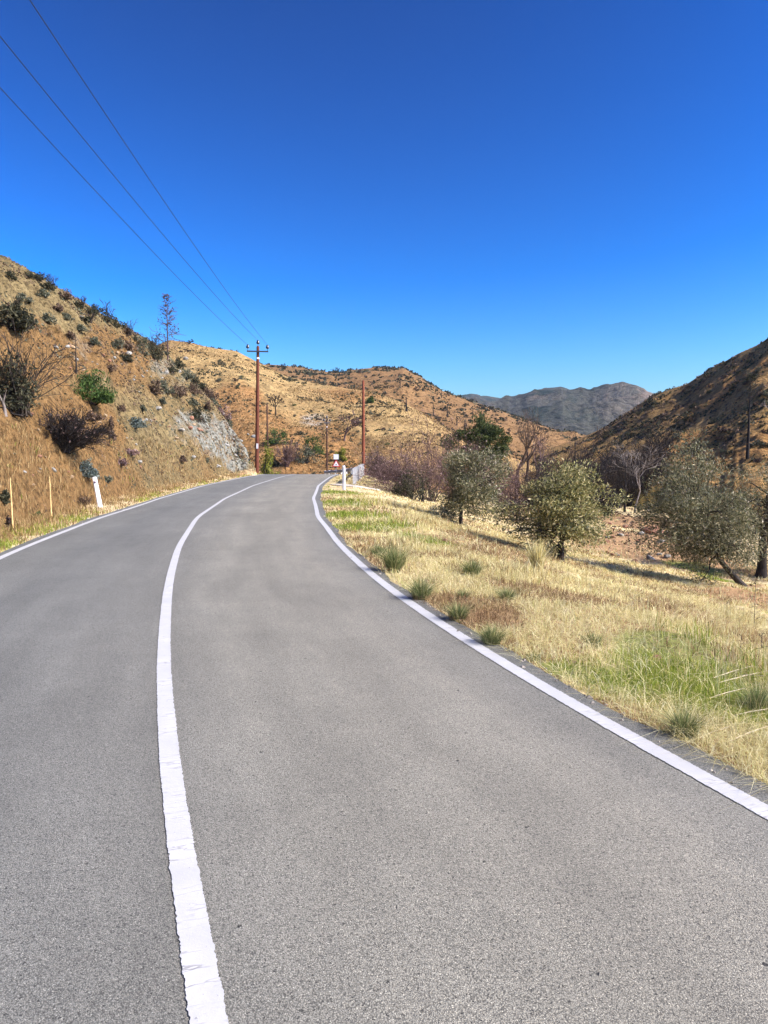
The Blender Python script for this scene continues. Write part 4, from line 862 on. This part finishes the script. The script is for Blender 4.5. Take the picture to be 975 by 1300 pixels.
# warning sign beyond the crest
M_RED = mat_plain('sign_red', (0.55, 0.05, 0.04), .1, 10, .4, .4); M_SIGNW = mat_plain('sign_white', (0.78, 0.78, 0.76), .06, 10, .4, .4); M_BLACK = mat_plain('sign_black', (0.02, 0.02, 0.02), .1, 10, .5, .3)
x, y, z, _ = at(427, 74); zt = 1.6 + (580 - 576.5) * 74 / FPX
sg = empty('road_sign', (x, y, z - .3), 'red-bordered triangular warning sign under a white plate beyond the crest', 'road sign')
L = lambda zz_: zz_ - (z - .3)
link('pole', lathe('pole', [(.04, 0), (.04, L(zt - .1)), (.001, L(zt - .1))], 10), M_STEEL, sg)
link('plate', box_mesh('plate', [(0, -.06, L(zt - .27), .50, .02, .50)], .004), M_SIGNW, sg)
def tri(name, w, yy, zc, mat, th=.02):
    h_ = w * .866; P2 = [(-w / 2, -h_ / 3), (w / 2, -h_ / 3), (0, h_ * 2 / 3)]; V = [(a, yy, zc + b) for a, b in P2] + [(a, yy + th, zc + b) for a, b in P2]
    return link(name, np_mesh(name, V, [(0, 3, 4, 1), (1, 4, 5, 2), (2, 5, 3, 0)], [(0, 1, 2), (3, 5, 4)]), mat, sg)
zc = L(zt - 1.0)
tri('border', .86, -.062, zc, M_RED); tri('face', .56, -.068, zc, M_SIGNW, .005); tri('symbol', .16, -.072, zc - .03, M_BLACK, .003)
link('shadow_bar', box_mesh('shade_bar', [(0, -.05, L(zt - .56), .5, .02, .06)]), M_BLACK, sg).name = 'shade_bar'  # black bar stands in for the shadow between plate and triangle

# ---------------------------------------------------------------- rocks
M_ROCK = {'grey': NT('grey_rock'), 'red': NT('red_rock'), 'tan': NT('tan_rock')}
for kk, (a, b) in {'grey': ((0.17, 0.16, 0.135), (0.36, 0.34, 0.29)), 'red': ((0.16, 0.07, 0.04), (0.34, 0.18, 0.11)), 'tan': ((0.20, 0.13, 0.07), (0.36, 0.26, 0.15))}.items():
    k = M_ROCK[kk]; co = k.coord(); f = k.noise(co, 4, 8, .7, .6); k.color(k.ramp(f, [(.35, a), (.65, b)])); k.bump(f, .06, .8); M_ROCK[kk] = k.m
def rock_mesh(seed, mat, flat=.7):
    import bmesh
    bm = bmesh.new(); bmesh.ops.create_icosphere(bm, subdivisions=2, radius=.5); rg = np.random.default_rng(seed); pl = unit(rg.normal(size=(7, 3))); lim = rg.uniform(.28, .46, 7)
    for v in bm.verts:
        c = np.array(v.co)
        for n_, l_ in zip(pl, lim):
            e = float(c @ n_) - l_
            if e > 0: c = c - n_ * e * .92
        v.co = c * np.array([1.15, .9, flat]) + rg.normal(0, .012, 3)
    me = bpy.data.meshes.new('rock'); bm.to_mesh(me); bm.free(); me.materials.append(mat); return me
RK = {k: [rock_mesh(s + i * 7, m_) for s in range(3)] for i, (k, m_) in enumerate(M_ROCK.items())}
def rock(px, py, s, kd, label, group=None, v=0, rg=np.random.default_rng(9)):
    p = hit(px, py); o = bpy.data.objects.new('rock', RK[kd][v % 3]); COL.objects.link(o); sc = px_size(s, p[3]); o.scale = (sc * rg.uniform(.8, 1.2), sc * rg.uniform(.8, 1.2), sc * rg.uniform(.7, 1.1)); o.location = (p[0], p[1], p[2] + sc * .1); o.rotation_euler = tuple(rg.uniform(-.5, .5, 2)) + (rg.uniform(0, 6.28),)
    return tag(o, label, 'rock', group)
rock(828, 678, 26, 'red', 'large reddish rock on the rubble slope beside the leaning olive'); rock(847, 683, 15, 'red', 'smaller reddish rock touching the right side of the large one')
rg = np.random.default_rng(77)
for k in range(46): rock(rg.uniform(765, 860), rg.uniform(664, 716), rg.uniform(3, 9), ['tan', 'red', 'grey'][k % 3], 'small %s stone on the rubble slope between the olives' % ['tan', 'reddish', 'grey'][k % 3], 'stones on the rubble slope', k)
rock(826, 710, 12, 'grey', 'pale flat stone at the lower edge of the rubble slope'); rock(38, 527, 9, 'red', 'reddish rock at the foot of the big dark shrub on the bank')
for k in range(110):
    a, b = [(290, 565), (205, 475), (140, 465), (90, 540), (110, 450), (230, 545), (60, 590), (170, 560), (195, 540)][k % 9]
    rock(a + rg.normal(0, 22), b + rg.normal(0, 16), 2.5 + 6.5 * rg.uniform() ** 2, ['grey', 'tan', 'red'][rg.integers(0, 3)] if k % 9 > 1 else 'grey', ['stone half buried beside the pale rock face near the bend', 'stone half buried in the upper outcrop of the left bank', 'stone half buried on the slope above the bright green bush', 'stone half buried between the dried brush and the white post', 'stone half buried in the slope left of the bare thin sapling', 'stone half buried in the bank below the grey rock face', 'stone half buried in the orange bank above the yellow stakes', 'stone half buried in the slope above the leaning white post', 'stone half buried in the middle of the left bank'][k % 9], 'stones in the left bank', k)
for k, (px, py, s) in enumerate([(722, 778, 13), (700, 782, 8), (735, 786, 9), (565, 687, 9), (752, 768, 7), (833, 838, 14), (608, 700, 8), (660, 698, 8)]): rock(px, py, s, 'red' if k % 2 else 'tan', ['brown clod of earth beside the faded tuft, biggest of three', 'brown clod of earth beside the faded tuft, left of three', 'brown clod of earth beside the faded tuft, right of three', 'brown clod of earth by the green streak near the olive', 'brown clod of earth just above the three by the faded tuft', 'brown clod of earth in the green patch at lower right', 'brown clod of earth in dry grass below the nearest-bend olive', 'brown clod of earth left of the tall straw clump'][k], 'clods on the verge', k)

# ---------------------------------------------------------------- grass
def blades(name, x, y, z, h, w, mat, seed, lean=.45, parent=None, fan=None, bend=.5):
    rg = np.random.default_rng(seed); n = len(x); a = rg.uniform(0, 6.283, n); l = np.abs(rg.normal(0, lean, n))
    if fan is not None: a = fan[0]; l = fan[1] * rg.uniform(.6, 1.3, n)
    dx, dy = np.cos(a), np.sin(a); s = rg.uniform(0, 6.283, n); sx, sy = np.cos(s) * w / 2, np.sin(s) * w / 2
    m1 = h * .55; o1 = m1 * l * .7; o2 = h * l * (1 + bend); zt = h * (1 - np.minimum(l, 1.1) * .35)
    V = np.stack([np.c_[x - sx, y - sy, z], np.c_[x + sx, y + sy, z], np.c_[x + dx * o1 + sx * .8, y + dy * o1 + sy * .8, z + m1 * .92], np.c_[x + dx * o1 - sx * .8, y + dy * o1 - sy * .8, z + m1 * .92], np.c_[x + dx * o2, y + dy * o2, z + zt]], 1).reshape(-1, 3)
    b = np.arange(n) * 5
    return link(name, np_mesh(name, V, np.stack([b, b + 1, b + 2, b + 3], -1), np.stack([b + 3, b + 2, b + 4], -1)), mat, parent)
def field(n, az0, az1, r0, r1, seed, pw=1.0):
    rg = np.random.default_rng(seed); az = rg.uniform(R(az0), R(az1), n); r = np.exp(rg.uniform(math.log(r0), math.log(r1), n)) if pw == 1 else r0 + (r1 - r0) * rg.uniform(0, 1, n) ** pw
    return r * np.sin(az), r * np.cos(az), rg
def attr_at(G, x, y): return bil(G, *grid_ij(x, y))
x, y, rg = field(420000, -9, 33, 2.6, 62, 901)
s = attr_at(S_R, x, y); gr = attr_at(np.maximum(GREEN, edge_g), x, y); so = attr_at(att['soil'], x, y); ru = attr_at(RUB, x, y); ow = attr_at((OWN == 0) * 1.0, x, y)
pt = fbm(x * .7, y * .7, 4, 5); pf = fbm(x * 2.6, y * 2.6, 3, 6)
ok = (s > -.04) & (s < 20) & (ow > .9) & (rg.uniform(size=len(x)) < np.clip(.40 + pt * 1.7 + pf * 1.1, .03, 1) * (1 - .85 * np.clip(so * 2, 0, 1))) & ((ru < .5) | (rg.uniform(size=len(x)) < .25))
x, y, s, gr, pt = x[ok], y[ok], s[ok], gr[ok], pt[ok]; r = np.hypot(x, y); z = ground(x, y) - .01
isg = rg.uniform(size=len(x)) < gr * 1.02
TALL = lambda x, y: np.maximum.reduce([1 - sstep(.3, 1.0, np.hypot(x - hx, y - hy) / rad) for hx, hy, rad in [(*hit(a, b)[:2], c) for a, b, c in [(930, 815, 1.5), (880, 795, 1.2), (970, 800, 1.6), (960, 850, .7), (510, 695, .7), (480, 640, 2.5), (500, 660, 2.5), (640, 705, 1.3), (700, 740, 1.4), (850, 790, .9)]]])
tall = TALL(x, y)
hh = .78 * (.055 + .05 * rg.uniform(size=len(x)) ** 2 + .05 * np.clip(pt + .3, 0, 1)) * (.45 + .55 * sstep(0, .6, s)) * (1 + .5 * sstep(8, 30, r)) + tall * rg.uniform(.02, .26, len(x)) * (rg.uniform(size=len(x)) < .55)
ww = np.maximum(.003, .00085 * r) * rg.uniform(.7, 1.4, len(x))
rst = (~isg) & (rg.uniform(size=len(x)) < .16 + .42 * (pf[ok] > .12) + .5 * sstep(9, 14, s)); dry = (~isg) & (~rst)
tag(blades('dry_grass', x[dry], y[dry], z[dry], hh[dry], ww[dry], ML['straw'], 1), kind='stuff')
tag(blades('brown_grass', x[rst], y[rst], z[rst], hh[rst] * .9, ww[rst], ML['rust'], 2, lean=.7), kind='stuff')
tag(blades('green_grass', x[isg], y[isg], z[isg], hh[isg] * .95, ww[isg], ML['grass'], 3, lean=.5), kind='stuff')
# flattened litter: blades lying almost flat
x, y, rg = field(110000, -6, 33, 2.6, 30, 905); s = attr_at(S_R, x, y); ok = (s > .0) & (s < 10) & (rg.uniform(size=len(x)) > .85 * attr_at(GREEN, x, y)); x, y = x[ok], y[ok]; r = np.hypot(x, y); bq = fbm(x * 1.1, y * 1.1, 3, 44) > .02
for m_, mt_, sd_ in ((bq, 'litter', 4), (~bq, 'straw', 14)):
    tag(blades('grass_litter', x[m_], y[m_], ground(x[m_], y[m_]) + .006, rg.uniform(.05, .16, m_.sum()), np.maximum(.0028, .0008 * r[m_]), ML[mt_], sd_, lean=1.5), kind='stuff')
# left verge and bank
x, y, rg = field(150000, -31, -6, 11, 62, 911); s = attr_at(S_L, x, y); g = fbm(x * .9, y * .9, 3, 8)
ok = (s > -.03) & (s < 2.4) & (rg.uniform(size=len(x)) < .55 + g); x, y, s, g = x[ok], y[ok], s[ok], g[ok]; r = np.hypot(x, y); z = ground(x, y) - .01
isg = rg.uniform(size=len(x)) < np.clip(.8 - s / 1.0, .03, .7) * (.55 + g * 1.6); h_ = rg.uniform(.07, .19, len(x)) * (.7 + .6 * sstep(0.1, .8, s)) ; w_ = .00075 * r
tag(blades('green_grass', x[isg], y[isg], z[isg], h_[isg], w_[isg], ML['grass'], 5), kind='stuff'); tag(blades('dry_grass', x[~isg], y[~isg], z[~isg], h_[~isg] * 1.1, w_[~isg], ML['hay'], 6), kind='stuff')
x, y, rg = field(80000, -30, -8, 14, 68, 913); s = attr_at(S_L, x, y); rk = attr_at(att['rock'], x, y); so = attr_at(att['soil'], x, y); g = fbm(x * .45, y * .45, 4, 18); ow = attr_at((OWN == 1) * 1.0, x, y)
ok = (s > 1.5) & (ow > .9) & (rk < .3) & (rg.uniform(size=len(x)) < np.clip(.3 + g * 1.3 - np.clip(so, 0, 1) * .6, 0, 1)); x, y = x[ok], y[ok]; r = np.hypot(x, y)
tag(blades('bank_grass', x, y, ground(x, y) - .02, rg.uniform(.03, .10, len(x)), .0009 * r, ML['bank'], 7, lean=1.6), kind='stuff')
x, y, rg = field(60000, -17, 9, 88, 200, 915, 1.3); ow = attr_at((OWN == 2) * 1.0, x, y); g = fbm(x * .08, y * .08, 4, 28); ok = (ow > .9) & (rg.uniform(size=len(x)) < .4 + g * 1.3); x, y = x[ok], y[ok]; r = np.hypot(x, y)
tag(blades('hill_grass', x, y, ground(x, y) - .03, rg.uniform(.12, .38, len(x)), .0012 * r, ML['hay'], 8, lean=.9), kind='stuff')
# low scrub too small to pick apart: little leaf clumps strewn over the slopes
def scrub(name, n, az0, az1, r0, r1, own, size, mat, seed, thr=.5, up=1.0, smin=None):
    x, y, rg = field(n, az0, az1, r0, r1, seed, .8); ow = attr_at((OWN == own) * 1.0, x, y); g = fbm(x * 3.2 / r0 ** .7, y * 3.2 / r0 ** .7, 4, seed) + .5; ok = (ow > .9) & (rg.uniform(size=len(x)) < (g - thr) * 3) & ((smin is None) | (attr_at(S_R, x, y) > (smin or 0)))
    x, y = x[ok], y[ok]; x = np.repeat(x, 5); y = np.repeat(y, 5); r = np.hypot(x, y); sz = size * r; x = x + rg.normal(size=len(x)) * sz; y = y + rg.normal(size=len(x)) * sz; z = ground(x, y) + np.abs(rg.normal(size=len(x))) * sz * .6
    tag(link(name, leaf_mesh(name, np.c_[x, y, z], 1, rg, 1.6, up), mat), kind='stuff')
    o = COL.objects[-1]; V = np.zeros(len(o.data.vertices) * 3, np.float32); o.data.vertices.foreach_get('co', V); V = V.reshape(-1, 4, 3); c = V.mean(1, keepdims=True); V = c + (V - c) * (sz * 2.2)[:, None, None]; o.data.vertices.foreach_set('co', V.ravel().astype(np.float32)); o.data.update()
scrub('bank_scrub', 14000, -30, -8, 15, 68, 1, .0010, ML['brown'], 931, .5, up=.1)
scrub('bank_herbs', 7000, -30, -8, 15, 68, 1, .0012, ML['grey'], 932, .52, up=.2)
scrub('hill_scrub', 9000, -17, 9, 88, 200, 2, .0011, ML['dark'], 933, .55)
scrub('far_scrub', 5200, -14, 19, 150, 390, 3, .0016, ML['dark'], 934, .45)
scrub('burnt_scrub', 7000, 8, 31, 45, 160, 4, .0015, ML['dark'], 935, .42)
scrub('creek_herbs', 5000, 4, 33, 22, 70, 0, .0012, ML['brown'], 937, .5, smin=8)
scrub('burnt_herbs', 5000, 8, 31, 45, 160, 4, .0014, ML['brown'], 936, .48)

x, y, rg = field(130000, 33, 75, 2.0, 40, 923); s = attr_at(S_R, x, y); pt = fbm(x * .7, y * .7, 4, 5); ok = (s > -.03) & (s < 20) & (rg.uniform(size=len(x)) < np.clip(.45 + pt * 1.5, .05, 1)); x, y, pt = x[ok], y[ok], pt[ok]; r = np.hypot(x, y)
tag(blades('dry_grass', x, y, ground(x, y) - .01, rg.uniform(.04, .13, len(x)), np.maximum(.004, .0011 * r), ML['straw'], 16), kind='stuff')
x, y, rg = field(60000, -30, 40, 2.5, 30, 925); sr = attr_at(S_R, x, y); sl = attr_at(S_L, x, y); e = np.where(np.abs(sr) < np.abs(sl), sr, sl); ok = (np.abs(e - .02) < np.abs(rg.normal(0, .09, len(x)))) & (np.abs(e) < .35) & (rg.uniform(size=len(x)) < .5); x, y, e = x[ok], y[ok], e[ok]; n = len(x)
z = np.where(e < 0, road_z(y) + .002, ground(x, y)); sz = np.exp(rg.normal(-5.2, .5, n)) * (1 + np.hypot(x, y) / 12); oc = np.array([(1, 0, 0), (0, 1, 0), (-1, 0, 0), (0, -1, 0), (0, 0, .7), (0, 0, -.7)]); a = rg.uniform(0, 6.28, n)
V = oc[None] * rg.uniform(.6, 1.3, (n, 6, 1)) * sz[:, None, None]; V = np.stack([V[..., 0] * np.cos(a)[:, None] - V[..., 1] * np.sin(a)[:, None], V[..., 0] * np.sin(a)[:, None] + V[..., 1] * np.cos(a)[:, None], V[..., 2]], -1) + np.stack([x, y, z], -1)[:, None]
tr = np.array([(0, 1, 4), (1, 2, 4), (2, 3, 4), (3, 0, 4), (1, 0, 5), (2, 1, 5), (3, 2, 5), (0, 3, 5)]); T = (np.arange(n) * 6)[:, None, None] + tr[None]
tag(link('edge_grit', np_mesh('edge_grit', V.reshape(-1, 3), None, T.reshape(-1, 3)), mat_leaf('grit', [(0, (.10, .09, .08)), (.6, (.26, .23, .19)), (1, (.45, .40, .33))], 0)), kind='stuff')
# a few tall seed stalks standing over the verge grass
x, y, rg = field(9000, -7, 33, 3.5, 34, 921); s = attr_at(S_R, x, y); ok = (s > .7) & (s < 13) & (rg.uniform(size=len(x)) < .35 + fbm(x * .6, y * .6, 3, 61)); x, y = x[ok], y[ok]; r = np.hypot(x, y)
tag(blades('seed_stalks', x, y, ground(x, y) - .01, rg.uniform(.14, .34, len(x)), np.maximum(.0022, .0005 * r), ML['straw'], 15, lean=.22, bend=.2), kind='stuff')
def tuft(pos, h, w, seed, mat, label, n=220, group=None, cat='grass tuft', name='grass_tuft', lean=.5, bw=.006):
    rg = np.random.default_rng(seed); rad = w * .13; a = rg.uniform(0, 6.283, n); q = rad * np.sqrt(rg.uniform(0, 1, n)); x, y = q * np.cos(a), q * np.sin(a)
    root = blades(name, x, y, np.full(n, -.03), h * rg.uniform(.5, 1.08, n), bw, mat, seed, fan=(a + rg.normal(0, .5, n), lean * (.1 + 1.5 * (q / rad) ** 2)))
    root.location = pos[:3]; return tag(root, label, cat, group)
for k, (px, py, hh_, ww_, lb) in enumerate([(500, 727, 36, 38, 'green grass tuft nearest the bend, touching the asphalt edge'), (480, 707, 16, 22, 'smallest green grass tuft, up the verge from the one touching the asphalt edge'), (534, 763, 30, 38, 'green grass tuft at the asphalt edge, second one down from the bend'), (599, 734, 24, 32, 'green grass tuft standing alone in the middle of the dry verge'), (581, 790, 28, 34, 'green grass tuft at the asphalt edge below the second one'), (588, 762, 16, 26, 'sparse grey-green tuft between the edge tufts and the lone one'),
        (624, 821, 30, 40, 'dark green grass tuft at the asphalt edge, lowest of the row'), (643, 765, 20, 28, 'green grass tuft to the right of the edge row, in dry grass'), (754, 822, 24, 40, 'faded green tuft in the verge left of the green patch'), (868, 936, 42, 56, 'dark green grass tuft at the lower right by the asphalt'), (960, 905, 40, 60, 'green tuft at the right edge beside pale straws'), (678, 838, 14, 30, 'low faint green tuft just below the row at the asphalt edge')]):
    p = hit(px, py); d = p[3]; tuft(p, px_size(hh_, d) * 1.25, px_size(ww_, d) * 1.25, 700 + k, ML['tuft'], lb, 620 if k not in (5, 8, 11) else 300, 'green tufts on the verge', bw=max(.0035, .00065 * d), lean=.40)
p = hit(682, 726); d = p[3]; tuft(p, px_size(48, d), px_size(40, d), 720, ML['straw'], 'tall golden straw clump in front of the round yellowish olive', 320, None, 'straw clump', 'straw_clump', .22, .014)
p = hit(512, 722); d = p[3]; tuft(p, px_size(40, d), px_size(34, d), 721, ML['straw'], 'tall thin straw clump behind the tuft nearest the bend', 90, None, 'straw clump', 'straw_clump', .2, .008)
M_STALK = mat_plain('bleached_stalk', (0.62, 0.52, 0.34), .3, 20, .7, .2)
for k, (x0, y0, x1, y1) in enumerate([(912, 872, 974, 865), (905, 866, 955, 858), (900, 892, 945, 888), (930, 915, 974, 916), (925, 948, 974, 939), (888, 943, 925, 940), (935, 862, 972, 872)]):
    a = hit(x0, y0); b = hit(x1, y1); A = np.array(a[:3]) + [0, 0, .03]; B = np.array(b[:3]) + [0, 0, .08]; c = (A + B) / 2; m_ = c + [0, 0, .03]
    o = link('straw_stalk', seg_mesh('straw_stalk', [(*(A - c), *(m_ - c - [0, 0, .025]), .004, .0035), (*(m_ - c - [0, 0, .025]), *(B - c), .0035, .002)], 5), M_STALK); o.location = c; tag(o, 'bleached straw stalk on the green patch, ' + ['third', 'topmost', 'fifth', 'sixth', 'lowest right', 'lowest left', 'second'][k] + ' of the seven', 'stalk', 'bleached stalks lying on the verge')
for k, (px, py, hh_) in enumerate([(957, 800, 80), (940, 830, 46), (966, 840, 60)]):
    p = hit(px, py); d = p[3]; snag('dry_weed', p, px_size(hh_, d), 740 + k, MB_BROWN, ['tall brown dry weed before the olive trunk at the right edge', 'shorter brown dry weed above the green patch', 'brown dry weed at the right edge by the pale straws'][k], 'weed', r=.006, nbr=14, blen=.14, start=.3, min_r=.003)

# ---------------------------------------------------------------- the air of the valley

hz = box_mesh('haze', [(0, 0, 150 - 16, 6600, 6600, 330)])
hm = bpy.data.materials.new('haze'); hm.use_nodes = True; ht = hm.node_tree; ht.nodes.clear()
ho = ht.nodes.new('ShaderNodeOutputMaterial'); hv = ht.nodes.new('ShaderNodeVolumePrincipled'); hv.inputs['Color'].default_value = (0.62, 0.80, 1, 1); hv.inputs['Density'].default_value = 0.00006; hv.inputs['Anisotropy'].default_value = 0.0
ht.links.new(hv.outputs[0], ho.inputs['Volume'])
tag(link('haze', hz, hm), kind='stuff')
